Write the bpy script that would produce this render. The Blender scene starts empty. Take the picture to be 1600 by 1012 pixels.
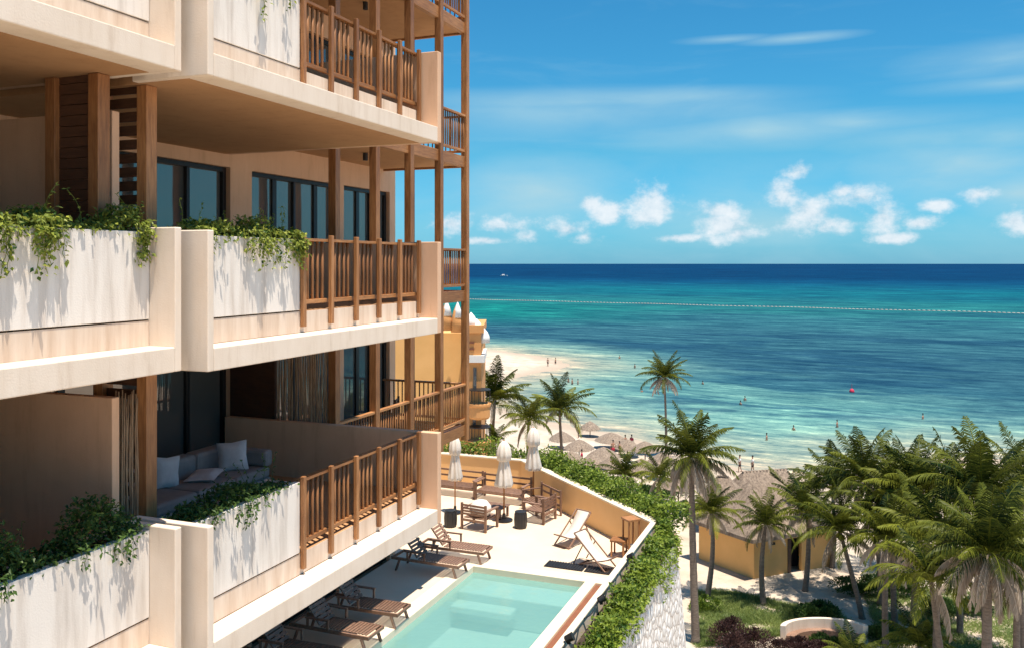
import bpy, math, random
from mathutils import Vector, Matrix
R = math.radians
rnd = random.Random(7)
S = bpy.context.scene
COL = S.collection
U = rnd.uniform

# ------------------------------------------------------------------ camera frame (used to survey positions from the photo)
YAW = R(21.26); F = 1362.0; CX = 800.0; HY = 412.0
FW = Vector((-math.sin(YAW), math.cos(YAW), 0)); RT = Vector((math.cos(YAW), math.sin(YAW), 0))
def at_d(px, py, d):
    return FW*d + RT*((px-CX)/F*d) + Vector((0, 0, (HY-py)/F*d))
def at_z(px, py, z):
    return at_d(px, py, F*(-z)/(py-HY))
DECK = -7.7; GR = -19.5; SEA = -21.5

# ------------------------------------------------------------------ mesh builder
class MB:
    def __init__(s): s.v = []; s.f = []; s.t = []
    def add(s, vs, fs, tint=0.5):
        b = len(s.v); s.v.extend([tuple(p) for p in vs]); s.f.extend([tuple(i+b for i in f) for f in fs]); s.t.extend([tint]*len(vs)); return s
    def box(s, a, b, M=None):
        x0, y0, z0 = a; x1, y1, z1 = b
        vs = [Vector(p) for p in ((x0,y0,z0),(x1,y0,z0),(x1,y1,z0),(x0,y1,z0),(x0,y0,z1),(x1,y0,z1),(x1,y1,z1),(x0,y1,z1))]
        if M: vs = [M @ p for p in vs]
        return s.add(vs, ((0,3,2,1),(4,5,6,7),(0,1,5,4),(1,2,6,5),(2,3,7,6),(3,0,4,7)))
    def bar(s, p, q, w, h=None, up=Vector((0,0,1))):
        p = Vector(p); q = Vector(q); h = h or w; d = q-p; L = d.length; d.normalize()
        if abs(d.dot(up)) > .99: up = Vector((0,1,0))
        a = d.cross(up).normalized(); b = a.cross(d).normalized()
        vs = []
        for e in (p, q):
            for i, j in ((-1,-1),(1,-1),(1,1),(-1,1)): vs.append(e + a*(i*w/2) + b*(j*h/2))
        return s.add(vs, ((0,1,2,3),(7,6,5,4),(0,4,5,1),(1,5,6,2),(2,6,7,3),(3,7,4,0)))
    def tube(s, pts, rads, n=8, cap=True, tint=.5):
        pts = [Vector(p) for p in pts]; vs = []; fs = []
        if not hasattr(rads, '__len__'): rads = [rads]*len(pts)
        ref = Vector((.123,.9,.17))
        for i, p in enumerate(pts):
            d = (pts[min(i+1,len(pts)-1)] - pts[max(i-1,0)]).normalized()
            if abs(d.dot(ref)) > .95: ref = Vector((1,0,0.1))
            a = d.cross(ref).normalized(); b = d.cross(a)
            for k in range(n):
                t = 2*math.pi*k/n; vs.append(p + (a*math.cos(t)+b*math.sin(t))*rads[i])
        for i in range(len(pts)-1):
            for k in range(n):
                fs.append((i*n+k, i*n+(k+1)%n, (i+1)*n+(k+1)%n, (i+1)*n+k))
        if cap: fs.append(tuple(range(n))[::-1]); fs.append(tuple((len(pts)-1)*n+k for k in range(n)))
        return s.add(vs, fs, tint)
    def lathe(s, prof, n=16, c=(0,0,0), mod=None, tint=.5):
        vs = []; fs = []
        for (r, z) in prof:
            for k in range(n):
                t = 2*math.pi*k/n; rr = r*(mod(t, z) if mod else 1); vs.append((c[0]+rr*math.cos(t), c[1]+rr*math.sin(t), c[2]+z))
        for i in range(len(prof)-1):
            for k in range(n): fs.append((i*n+k, i*n+(k+1)%n, (i+1)*n+(k+1)%n, (i+1)*n+k))
        fs.append(tuple(range(n))[::-1]); fs.append(tuple((len(prof)-1)*n+k for k in range(n)))
        return s.add(vs, fs, tint)
    def leaf(s, p, d, nrm, L, W, tint=.5):
        d = d.normalized(); a = d.cross(nrm)
        if a.length < 1e-4: a = Vector((1,0,0))
        a.normalize(); n = a.cross(d)
        m = p + d*L*.45
        return s.add((p, m + a*W*.5 + n*W*.12, p + d*L - n*L*.12, m - a*W*.5 + n*W*.12), ((0,1,2),(0,2,3)), tint)
    def build(s, name, mat, parent=None, world=True, smooth=False, bevel=0, tints=False):
        me = bpy.data.meshes.new(name)
        off = Vector((0,0,0))
        if parent is not None and world:
            q = parent
            while q is not None: off = off + q.location; q = q.parent
        me.from_pydata([Vector(v)-off for v in s.v], [], s.f)
        me.materials.append(mat)
        if smooth: me.polygons.foreach_set('use_smooth', [True]*len(me.polygons))
        if tints:
            at = me.color_attributes.new('tint', 'FLOAT_COLOR', 'POINT')
            buf = []
            for t in s.t: buf += [t, t, t, 1]
            at.data.foreach_set('color', buf)
        me.update()
        o = bpy.data.objects.new(name, me); COL.objects.link(o)
        if parent is not None: o.parent = parent
        if bevel:
            m = o.modifiers.new('bevel', 'BEVEL'); m.width = bevel; m.segments = 2; m.limit_method = 'ANGLE'
        return o
def tag(o, label=None, cat=None, group=None, kind=None):
    if label: o['label'] = label
    if cat: o['category'] = cat
    if group: o['group'] = group
    if kind: o['kind'] = kind
    return o
def thing(name, label, cat, loc=(0,0,0), rz=0, group=None):
    o = bpy.data.objects.new(name, None); COL.objects.link(o); o.location = loc; o.rotation_euler = (0,0,rz)
    return tag(o, label, cat, group)
def dup(root, loc, rz=None, label=None, group=None, scale=None):
    def cp(o, par):
        c = o.copy(); COL.objects.link(c); c.parent = par
        for ch in list(o.children): cp(ch, c)
        return c
    r = cp(root, None); r.location = loc
    if rz is not None: r.rotation_euler = (0,0,rz)
    if scale: r.scale = (scale,)*3 if not hasattr(scale,'__len__') else scale
    if label: r['label'] = label
    if group: r['group'] = group
    return r

# ------------------------------------------------------------------ materials
def newmat(name):
    m = bpy.data.materials.new(name); m.use_nodes = True
    nt = m.node_tree; b = nt.nodes['Principled BSDF']; return m, nt, b
def N(nt, typ, **kw):
    n = nt.nodes.new(typ)
    for k, v in kw.items():
        if k.startswith('i_'): n.inputs[k[2:].replace('_',' ')].default_value = v
        else: setattr(n, k, v)
    return n
def ramp(nt, fac, stops, interp='LINEAR'):
    r = nt.nodes.new('ShaderNodeValToRGB'); r.color_ramp.interpolation = interp
    e = r.color_ramp.elements
    while len(e) < len(stops): e.new(.5)
    for i, (p, c) in enumerate(stops):
        e[i].position = p; e[i].color = (c[0], c[1], c[2], 1)
    nt.links.new(fac, r.inputs['Fac']); return r
def plain(name, c1, c2=None, rough=.8, scale=3.0, bump=.15, bscale=40, stretch=(1,1,1), metal=0, spec=.5, detail=6, bdist=.01):
    m, nt, b = newmat(name)
    tc = N(nt, 'ShaderNodeTexCoord'); mp = N(nt, 'ShaderNodeMapping'); mp.inputs['Scale'].default_value = stretch
    nt.links.new(tc.outputs['Object'], mp.inputs['Vector'])
    n1 = N(nt, 'ShaderNodeTexNoise'); n1.inputs['Scale'].default_value = scale; n1.inputs['Detail'].default_value = detail; n1.inputs['Roughness'].default_value = .6
    nt.links.new(mp.outputs[0], n1.inputs['Vector'])
    c2 = c2 or tuple(x*.85 for x in c1)
    r = ramp(nt, n1.outputs['Fac'], [(.32, c2), (.66, c1)])
    src = r.outputs['Color']
    if 'timber' in name or 'teak' in name:
        oi = N(nt, 'ShaderNodeObjectInfo'); rr_ = ramp(nt, oi.outputs['Random'], [(0,(.78,.76,.74)),(1,(1.2,1.24,1.28))])
        n3 = N(nt, 'ShaderNodeTexNoise'); n3.inputs['Scale'].default_value = .9; n3.inputs['Detail'].default_value = 5; nt.links.new(tc.outputs['Object'], n3.inputs['Vector'])
        r3 = ramp(nt, n3.outputs['Fac'], [(.35,(.82,.80,.78)),(.7,(1.15,1.2,1.25))])
        for q in (rr_, r3):
            m_ = N(nt, 'ShaderNodeMix', data_type='RGBA', blend_type='MULTIPLY'); m_.inputs[0].default_value = 1; nt.links.new(src, m_.inputs[6]); nt.links.new(q.outputs['Color'], m_.inputs[7]); src = m_.outputs[2]
    if 'plaster' in name and 'pool' not in name:
        mq = N(nt, 'ShaderNodeMapping'); mq.inputs['Scale'].default_value = (2.2,2.2,.30); nt.links.new(tc.outputs['Object'], mq.inputs['Vector'])
        n3 = N(nt, 'ShaderNodeTexNoise'); n3.inputs['Scale'].default_value = 2.2; n3.inputs['Detail'].default_value = 9; n3.inputs['Roughness'].default_value = .7; nt.links.new(mq.outputs[0], n3.inputs['Vector'])
        r3 = ramp(nt, n3.outputs['Fac'], [(.30,(.84,.80,.76)),(.46,(.97,.96,.95)),(.6,(1,1,1))])
        m_ = N(nt, 'ShaderNodeMix', data_type='RGBA', blend_type='MULTIPLY'); m_.inputs[0].default_value = 1; nt.links.new(src, m_.inputs[6]); nt.links.new(r3.outputs['Color'], m_.inputs[7]); src = m_.outputs[2]
    nt.links.new(src, b.inputs['Base Color'])
    n2 = N(nt, 'ShaderNodeTexNoise'); n2.inputs['Scale'].default_value = bscale; n2.inputs['Detail'].default_value = 4
    nt.links.new(mp.outputs[0], n2.inputs['Vector'])
    bp = N(nt, 'ShaderNodeBump'); bp.inputs['Strength'].default_value = bump; bp.inputs['Distance'].default_value = bdist
    nt.links.new(n2.outputs['Fac'], bp.inputs['Height']); nt.links.new(bp.outputs['Normal'], b.inputs['Normal'])
    b.inputs['Roughness'].default_value = rough; b.inputs['Metallic'].default_value = metal
    b.inputs['Specular IOR Level'].default_value = spec
    return m
def leafmat(name, dark, light, trans=.35, spec=.3):
    m, nt, b = newmat(name)
    at = N(nt, 'ShaderNodeAttribute', attribute_name='tint')
    r = ramp(nt, at.outputs['Fac'], [(0, dark), (1, light)])
    nt.links.new(r.outputs['Color'], b.inputs['Base Color']); b.inputs['Roughness'].default_value = .45
    b.inputs['Specular IOR Level'].default_value = spec
    tr = N(nt, 'ShaderNodeBsdfTranslucent'); nt.links.new(r.outputs['Color'], tr.inputs['Color'])
    mx = N(nt, 'ShaderNodeMixShader'); mx.inputs[0].default_value = trans
    out = nt.nodes['Material Output']
    nt.links.new(b.outputs[0], mx.inputs[1]); nt.links.new(tr.outputs[0], mx.inputs[2]); nt.links.new(mx.outputs[0], out.inputs['Surface'])
    return m
M = {}
M['peach'] = plain('peach_plaster', (.78,.50,.325), (.72,.45,.285), .85, 1.3, .25, 60)
M['cream'] = plain('cream_plaster', (.85,.715,.59), (.79,.65,.52), .8, 1.5, .2, 50)
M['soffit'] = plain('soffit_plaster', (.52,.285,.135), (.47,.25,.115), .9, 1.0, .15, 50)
M['wood'] = plain('brown_timber', (.43,.19,.068), (.25,.10,.034), .5, 6, .3, 30, (6,6,.6))
M['woodh'] = plain('brown_timber_rail', (.45,.20,.072), (.27,.11,.037), .5, 6, .3, 30, (6,.6,6))
M['dkwood'] = plain('dark_timber', (.10,.042,.02), (.055,.024,.013), .55, 6, .3, 30, (1,1,6))
M['teak'] = plain('weathered_teak', (.30,.17,.11), (.17,.09,.06), .6, 8, .3, 30, (2,2,2))
M['stick'] = plain('dry_sticks', (.50,.34,.21), (.28,.17,.10), .8, 10, .5, 40, (3,3,.5))
M['frame'] = plain('black_metal', (.012,.012,.013), (.008,.008,.009), .4, 5, .05)
M['black'] = plain('black_plastic', (.02,.02,.022), (.012,.012,.014), .5, 5, .1)
M['deck'] = plain('cream_stone_paving', (.78,.62,.46), (.70,.55,.40), .8, .9, .2, 30)
M['coping'] = plain('pale_pool_coping', (.85,.73,.56), (.78,.66,.49), .7, 2, .2, 30)
M['terracotta'] = plain('terracotta_channel', (.24,.09,.045), (.19,.07,.035), .8, 3, .3, 30)
M['yellow'] = plain('ochre_render', (.88,.54,.25), (.82,.49,.215), .85, .8, .2, 30)
M['ochre'] = plain('deep_ochre_render', (.87,.49,.18), (.80,.44,.15), .85, .8, .3, 14)
M['orange'] = plain('orange_render', (.74,.36,.13), (.66,.30,.10), .85, .5, .2, 20)
M['float'] = plain('weathered_float', (.50,.48,.42), (.34,.33,.30), .7, 3, .1)
M['white'] = plain('white_paint', (.85,.82,.78), (.78,.75,.70), .7, 3, .1)
M['fabric'] = plain('cream_canvas', (.82,.74,.66), (.74,.66,.58), .95, 5, .5, 80)
M['sofa'] = plain('grey_fabric', (.34,.31,.30), (.28,.26,.25), .95, 8, .5, 120)
M['pillow'] = plain('pale_pillow_cloth', (.72,.70,.70), (.62,.60,.60), .95, 8, .5, 120)
M['soil'] = plain('dark_soil', (.06,.04,.025), (.03,.02,.015), .95, 8, .8, 20)
M['thatch'] = plain('dry_thatch', (.40,.31,.235), (.17,.125,.095), .95, 7, 1.0, 22, (1,1,.35), bdist=.08)
M['trunk'] = plain('palm_bark', (.24,.19,.15), (.13,.10,.08), .9, 5, .8, 8, (1,1,3), bdist=.04)
M['skin'] = plain('tanned_skin', (.40,.21,.14), (.36,.19,.12), .6, 5, .05)
M['shirt'] = plain('white_cotton', (.82,.82,.82), (.75,.75,.75), .9, 5, .1)
M['shorts'] = plain('dark_cotton', (.02,.02,.03), (.015,.015,.02), .9, 5, .1)
M['red'] = plain('red_cloth', (.60,.03,.08), (.50,.02,.06), .7, 5, .1)
M['hair'] = plain('dark_hair', (.02,.013,.01), None, .7, 5, .1)
M['leaf'] = leafmat('vine_leaf', (.045,.105,.02), (.44,.48,.08))
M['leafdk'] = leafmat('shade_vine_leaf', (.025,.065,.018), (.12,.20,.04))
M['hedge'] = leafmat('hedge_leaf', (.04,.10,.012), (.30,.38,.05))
M['palm'] = leafmat('palm_leaflet', (.007,.022,.005), (.27,.29,.035), .22, .14)
M['palmdead'] = leafmat('dry_palm_leaflet', (.26,.19,.13), (.62,.52,.42), .2)
M['grassm'] = leafmat('grass_blade', (.12,.19,.05), (.38,.44,.14), .45)
M['purple'] = leafmat('purple_leaf', (.035,.018,.02), (.12,.06,.05))

def panel_mat():      # pale cement board with run-off stains and plant shadow streaks painted in its colour
    m, nt, b = newmat('stained_shadow_streak_panel')
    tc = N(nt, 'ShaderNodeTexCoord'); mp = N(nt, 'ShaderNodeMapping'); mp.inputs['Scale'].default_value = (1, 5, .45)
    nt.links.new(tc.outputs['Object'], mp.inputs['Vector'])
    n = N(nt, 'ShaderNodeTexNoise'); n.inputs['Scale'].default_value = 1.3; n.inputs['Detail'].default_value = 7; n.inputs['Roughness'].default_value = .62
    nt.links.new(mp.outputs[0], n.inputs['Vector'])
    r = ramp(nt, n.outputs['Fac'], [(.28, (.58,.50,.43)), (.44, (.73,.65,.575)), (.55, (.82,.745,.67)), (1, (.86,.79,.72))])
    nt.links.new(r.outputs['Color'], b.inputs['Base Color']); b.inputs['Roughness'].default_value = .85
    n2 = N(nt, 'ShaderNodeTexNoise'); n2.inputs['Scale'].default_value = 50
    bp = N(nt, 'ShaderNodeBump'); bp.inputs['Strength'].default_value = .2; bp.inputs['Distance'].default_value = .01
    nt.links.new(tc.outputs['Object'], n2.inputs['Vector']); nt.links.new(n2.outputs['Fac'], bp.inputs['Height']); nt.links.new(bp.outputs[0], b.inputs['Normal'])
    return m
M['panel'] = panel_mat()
M['lowwall'] = plain('stained_cream_plaster', (.80,.655,.53), (.66,.50,.375), .85, 1.6, .2, 40, (1,5,.6))
def stone_mat():
    m, nt, b = newmat('rough_white_stone')
    tc = N(nt, 'ShaderNodeTexCoord'); mp = N(nt, 'ShaderNodeMapping'); mp.inputs['Scale'].default_value = (1,1,1.25)
    nt.links.new(tc.outputs['Object'], mp.inputs['Vector'])
    n0 = N(nt, 'ShaderNodeTexNoise'); n0.inputs['Scale'].default_value = 2.0; n0.inputs['Detail'].default_value = 5
    nt.links.new(mp.outputs[0], n0.inputs['Vector'])
    v = N(nt, 'ShaderNodeTexVoronoi'); v.feature = 'DISTANCE_TO_EDGE'; v.inputs['Scale'].default_value = 4.5
    mxv = N(nt, 'ShaderNodeMix', data_type='VECTOR'); mxv.inputs[0].default_value = .22
    nt.links.new(mp.outputs[0], mxv.inputs[4]); nt.links.new(n0.outputs['Color'], mxv.inputs[5]); nt.links.new(mxv.outputs[1], v.inputs['Vector'])
    r = ramp(nt, v.outputs['Distance'], [(0, (.40,.33,.28)), (.06, (.66,.60,.54)), (.25, (.82,.78,.74))])
    nt.links.new(r.outputs['Color'], b.inputs['Base Color']); b.inputs['Roughness'].default_value = .9
    bp = N(nt, 'ShaderNodeBump'); bp.inputs['Strength'].default_value = .9; bp.inputs['Distance'].default_value = .06
    nt.links.new(v.outputs['Distance'], bp.inputs['Height']); nt.links.new(bp.outputs[0], b.inputs['Normal'])
    return m
M['stone'] = stone_mat()
def glass_mat():
    m, nt, b = newmat('dark_reflective_glass')
    b.inputs['Base Color'].default_value = (.085,.095,.095,1); b.inputs['Roughness'].default_value = .03; b.inputs['IOR'].default_value = 2.3; b.inputs['Specular Tint'].default_value = (.95,.84,.76,1)
    tc = N(nt, 'ShaderNodeTexCoord'); n = N(nt, 'ShaderNodeTexNoise'); n.inputs['Scale'].default_value = .8
    bp = N(nt, 'ShaderNodeBump'); bp.inputs['Strength'].default_value = .15; bp.inputs['Distance'].default_value = .02
    nt.links.new(tc.outputs['Object'], n.inputs['Vector']); nt.links.new(n.outputs['Fac'], bp.inputs['Height']); nt.links.new(bp.outputs[0], b.inputs['Normal'])
    return m
M['glass'] = glass_mat()
def pool_water():
    m, nt, b = newmat('pool_water'); nt.nodes.remove(b)
    t = N(nt, 'ShaderNodeBsdfTransparent'); t.inputs['Color'].default_value = (.76,.93,.90,1)
    g = N(nt, 'ShaderNodeBsdfGlossy'); g.inputs['Roughness'].default_value = .03
    fr = N(nt, 'ShaderNodeFresnel'); fr.inputs['IOR'].default_value = 1.33
    tc = N(nt, 'ShaderNodeTexCoord'); n = N(nt, 'ShaderNodeTexNoise'); n.inputs['Scale'].default_value = 2.6; n.inputs['Detail'].default_value = 4
    bp = N(nt, 'ShaderNodeBump'); bp.inputs['Strength'].default_value = .55; bp.inputs['Distance'].default_value = .05
    nt.links.new(tc.outputs['Object'], n.inputs['Vector']); nt.links.new(n.outputs['Fac'], bp.inputs['Height'])
    nt.links.new(bp.outputs[0], g.inputs['Normal']); nt.links.new(bp.outputs[0], fr.inputs['Normal'])
    mx = N(nt, 'ShaderNodeMixShader'); df = N(nt, 'ShaderNodeBsdfDiffuse'); df.inputs['Color'].default_value = (.20,.44,.41,1); mk = N(nt, 'ShaderNodeMixShader'); mk.inputs[0].default_value = .58; nt.links.new(t.outputs[0], mk.inputs[1]); nt.links.new(df.outputs[0], mk.inputs[2])
    nt.links.new(fr.outputs[0], mx.inputs[0]); nt.links.new(mk.outputs[0], mx.inputs[1]); nt.links.new(g.outputs[0], mx.inputs[2])
    nt.links.new(mx.outputs[0], nt.nodes['Material Output'].inputs['Surface'])
    return m
M['poolwater'] = pool_water()
M['basin'] = plain('turquoise_pool_plaster', (.64,.69,.68), (.60,.65,.64), .7, 1.2, .1, 20)
M['basinlt'] = plain('pale_pool_plaster', (.74,.78,.75), (.70,.74,.71), .7, 1.2, .1, 20)

# ------------------------------------------------------------------ world, sun, camera
SUN = Vector((.20, -.09, 1)).normalized()
w = bpy.data.worlds.new('World'); S.world = w; w.use_nodes = True
nt = w.node_tree; bg = nt.nodes['Background']
sky = N(nt, 'ShaderNodeTexSky'); sky.sky_type = 'NISHITA'; sky.sun_disc = False
el = math.asin(SUN.z); sky.sun_elevation = el; sky.sun_rotation = math.atan2(SUN.x, SUN.y)
sky.air_density = 1.2; sky.dust_density = .3; sky.ozone_density = 2.5
def Mth(op, a, b=None, c=None, clamp=False):
    n = nt.nodes.new('ShaderNodeMath'); n.operation = op; n.use_clamp = clamp
    for i, x in enumerate((a, b, c)):
        if x is None: continue
        if isinstance(x, (int, float)): n.inputs[i].default_value = x
        else: nt.links.new(x, n.inputs[i])
    return n.outputs[0]
tc = N(nt, 'ShaderNodeTexCoord'); sp = N(nt, 'ShaderNodeSeparateXYZ'); nt.links.new(tc.outputs['Generated'], sp.inputs[0])
az = Mth('ARCTAN2', sp.outputs[0], sp.outputs[1])          # compass angle, east of +Y
elv = Mth('ARCSINE', sp.outputs[2])
cb = N(nt, 'ShaderNodeCombineXYZ'); nt.links.new(az, cb.inputs[0]); nt.links.new(elv, cb.inputs[1])
def wnoise(scale, detail, sx=1, sy=1, rough=.6, off=0, dist=0):
    mp = N(nt, 'ShaderNodeMapping'); mp.inputs['Scale'].default_value = (sx, sy, 1); mp.inputs['Location'].default_value = (off, off*.7, 0)
    nt.links.new(cb.outputs[0], mp.inputs['Vector'])
    n = N(nt, 'ShaderNodeTexNoise'); n.inputs['Scale'].default_value = scale; n.inputs['Detail'].default_value = detail; n.inputs['Roughness'].default_value = rough
    n.inputs['Distortion'].default_value = dist
    nt.links.new(mp.outputs[0], n.inputs['Vector']); return n.outputs['Fac']
def blob(px, py, rw, rh):
    p = at_d(px, py, 1.0); a0 = math.atan2(p.x, p.y); e0 = math.atan2(p.z, math.hypot(p.x, p.y))
    k = math.cos(math.atan((px-CX)/F))**2
    dx = Mth('MULTIPLY', Mth('SUBTRACT', az, a0), F/(rw*k)); dy = Mth('MULTIPLY', Mth('SUBTRACT', elv, e0), F/rh)
    q = Mth('ADD', Mth('MULTIPLY', dx, dx), Mth('MULTIPLY', dy, dy))
    return Mth('SUBTRACT', 1.0, Mth('SQRT', q))
puffs = [(1248,268,26,17),(1225,308,40,30),(1262,335,56,34),(1300,350,40,24),(1345,308,54,22),(1378,338,38,34),(1318,300,30,14),(1020,318,40,38),(1010,338,42,24),(950,334,36,20),(922,318,22,16),(1130,350,56,28),(1118,330,36,20),(1155,365,40,14),
         (785,354,44,16),(822,370,34,14),(885,358,50,20),(912,372,34,12),(1526,304,36,15),(1588,346,38,24),(1465,322,34,11),(705,350,38,22),(1440,348,40,12),(1400,372,44,10),(1060,372,50,8),(760,376,40,8)]
acc = None
for p in puffs:
    b_ = blob(*p); acc = b_ if acc is None else Mth('MAXIMUM', acc, b_)
nz = wnoise(24, 10, 1, 1.35, .64, 1.7); nf = wnoise(90, 5, 1, 1, .6, 3)
dens = Mth('ADD', Mth('MULTIPLY', acc, 1.1), Mth('MULTIPLY', Mth('SUBTRACT', nz, .52), 3.3))
mask = N(nt, 'ShaderNodeMapRange', interpolation_type='SMOOTHSTEP'); mask.inputs['From Min'].default_value = -.15; mask.inputs['From Max'].default_value = 1.0
nt.links.new(dens, mask.inputs['Value'])
# soft veils
veil = None
for p in [(1480,262,170,60),(900,178,420,46),(1180,205,330,34),(1480,212,260,26),(1560,95,200,34),(1250,60,120,10),(1560,130,200,16),(1500,255,150,42),(1590,300,120,40),(1150,355,230,34),(840,300,170,70),(900,160,420,26),(1350,190,260,22),(1130,62,90,8),(1560,210,120,30)]:
    b_ = blob(*p); veil = b_ if veil is None else Mth('MAXIMUM', veil, b_)
vz = wnoise(5, 6, 1, 4.0, .5, 7, .3)
vd = Mth('MULTIPLY', Mth('MAXIMUM', veil, 0.0), Mth('SUBTRACT', Mth('MULTIPLY', vz, 1.7), .28), clamp=True)
cir = wnoise(4.5, 7, 1, 5.5, .6, 21, .6)
cirm = N(nt, 'ShaderNodeMapRange', interpolation_type='SMOOTHSTEP'); cirm.inputs['From Min'].default_value = .50; cirm.inputs['From Max'].default_value = .78; cirm.inputs['To Max'].default_value = .13
nt.links.new(cir, cirm.inputs['Value'])
low = N(nt, 'ShaderNodeMapRange', interpolation_type='SMOOTHSTEP'); low.inputs['From Min'].default_value = .19; low.inputs['From Max'].default_value = .05; nt.links.new(elv, low.inputs['Value'])
lz = wnoise(6, 6, 1, 2.6, .6, 33, .3)
vd = Mth('ADD', Mth('MULTIPLY', vd, .95), Mth('MULTIPLY', Mth('MULTIPLY', low.outputs[0], .85), Mth('MAXIMUM', Mth('SUBTRACT', lz, .32), 0.0)))
vt = Mth('ADD', Mth('MULTIPLY', vd, 1.0), cirm.outputs[0], clamp=True)
tint = N(nt, 'ShaderNodeMix', data_type='RGBA', blend_type='MULTIPLY'); tint.inputs[0].default_value = 1
grad = ramp(nt, Mth('DIVIDE', elv, .42, clamp=True), [(0, (.30,.98,1.95)), (.10, (.30,1.02,1.72)), (.30, (.30,1.06,1.42)), (1, (.24,1.02,1.34))])
nt.links.new(sky.outputs[0], tint.inputs[6]); nt.links.new(grad.outputs['Color'], tint.inputs[7])
CLD = 11.5
m1 = N(nt, 'ShaderNodeMix', data_type='RGBA'); nt.links.new(vt, m1.inputs[0]); nt.links.new(tint.outputs[2], m1.inputs[6]); m1.inputs[7].default_value = (CLD*.42, CLD*.66, CLD*.76, 1)
shade = N(nt, 'ShaderNodeMapRange'); shade.inputs['From Min'].default_value = .3; shade.inputs['From Max'].default_value = .7
nt.links.new(Mth('ADD', Mth('MULTIPLY', nz, .6), Mth('MULTIPLY', nf, .4)), shade.inputs['Value'])
cc = ramp(nt, shade.outputs[0], [(0, (.42,.60,.72)), (.5, (.82,.88,.92)), (1, (1,1,1))])
sc = N(nt, 'ShaderNodeMix', data_type='RGBA', blend_type='MULTIPLY'); sc.inputs[0].default_value = 1; nt.links.new(cc.outputs[0], sc.inputs[6]); sc.inputs[7].default_value = (CLD*.92, CLD*.95, CLD*.98, 1)
m2 = N(nt, 'ShaderNodeMix', data_type='RGBA'); nt.links.new(Mth('MULTIPLY', mask.outputs[0], .9), m2.inputs[0]); nt.links.new(m1.outputs[2], m2.inputs[6]); nt.links.new(sc.outputs[2], m2.inputs[7])
nt.links.new(m2.outputs[2], bg.inputs['Color']); bg.inputs['Strength'].default_value = .062

sl = bpy.data.lights.new('sun', 'SUN'); sl.energy = 5.0; sl.angle = R(.5); sl.color = (1,.905,.775)
so = bpy.data.objects.new('sun', sl); COL.objects.link(so); so.rotation_euler = SUN.to_track_quat('Z','Y').to_euler()
cam = bpy.data.cameras.new('camera'); co = bpy.data.objects.new('camera', cam); COL.objects.link(co); S.camera = co
co.rotation_euler = (R(90), 0, YAW); cam.sensor_width = 36; cam.lens = 36*F/1600; cam.shift_y = -(506-HY)/1600; cam.clip_start = .1; cam.clip_end = 120000
S.view_settings.view_transform = 'Standard'; S.view_settings.look = 'None'; S.view_settings.exposure = .55; S.cycles.diffuse_bounces = 2; S.view_settings.gamma = 1

# ------------------------------------------------------------------ ground and sea
shore_px = [(640,540),(757,545),(800,549),(850,556),(893,567),(896,572),(850,582),(800,594),(765,606),(780,636),(850,654),(915,667),(985,680),(1050,700),(1110,718),(1180,733),(1250,738),(1320,730),(1400,716),(1500,712),(1640,716),(1900,730),(2400,760)]
shore = [at_z(a, b, SEA).to_2d() for a, b in shore_px]
def shore_sd(x, y):      # >0 out at sea
    best = 1e9; sgn = 1
    for i in range(len(shore)-1):
        a = shore[i]; b = shore[i+1]; dx = b.x-a.x; dy = b.y-a.y
        t = max(0, min(1, ((x-a.x)*dx+(y-a.y)*dy)/(dx*dx+dy*dy)))
        ex = x-(a.x+dx*t); ey = y-(a.y+dy*t); d = ex*ex+ey*ey
        if d < best-1e-9: best = d; sgn = 1 if (dx*(y-a.y)-dy*(x-a.x)) > 0 else -1
    return math.sqrt(best)*sgn
def axis(lo, hi, step, far, g=1.35):
    xs = []; x = lo
    while x <= hi: xs.append(x); x += step
    s = step; x = lo
    while x > -far: s *= g; x -= s; xs.insert(0, x)
    s = step; x = xs[-1]
    while x < far: s *= g; x += s; xs.append(x)
    return xs
def sheet(name, mat, xs, ys, zf, attr=None):
    me = bpy.data.meshes.new(name); vs = []; cols = []
    for y in ys:
        for x in xs:
            sd = shore_sd(x, y); vs.append((x, y, zf(x, y, sd)))
            if attr:
                t = max(0, min(1, .5+sd/160)); cols += [t, t, t, 1]
    nx = len(xs); fs = [(j*nx+i, j*nx+i+1, (j+1)*nx+i+1, (j+1)*nx+i) for j in range(len(ys)-1) for i in range(nx-1)]
    me.from_pydata(vs, [], fs); me.materials.append(mat); me.polygons.foreach_set('use_smooth', [True]*len(fs))
    if attr: me.color_attributes.new(attr, 'FLOAT_COLOR', 'POINT').data.foreach_set('color', cols)
    o = bpy.data.objects.new(name, me); COL.objects.link(o); return tag(o, kind='structure')
def zland(x, y, sd):
    if sd > 0: return SEA - .02 - min(sd*.06, 3)
    t = min(1, -sd/32); return SEA + .02 + (GR-SEA-.02)*(t*t*(3-2*t)) + .08*math.sin(x*.35)*math.cos(y*.27)*t
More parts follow.
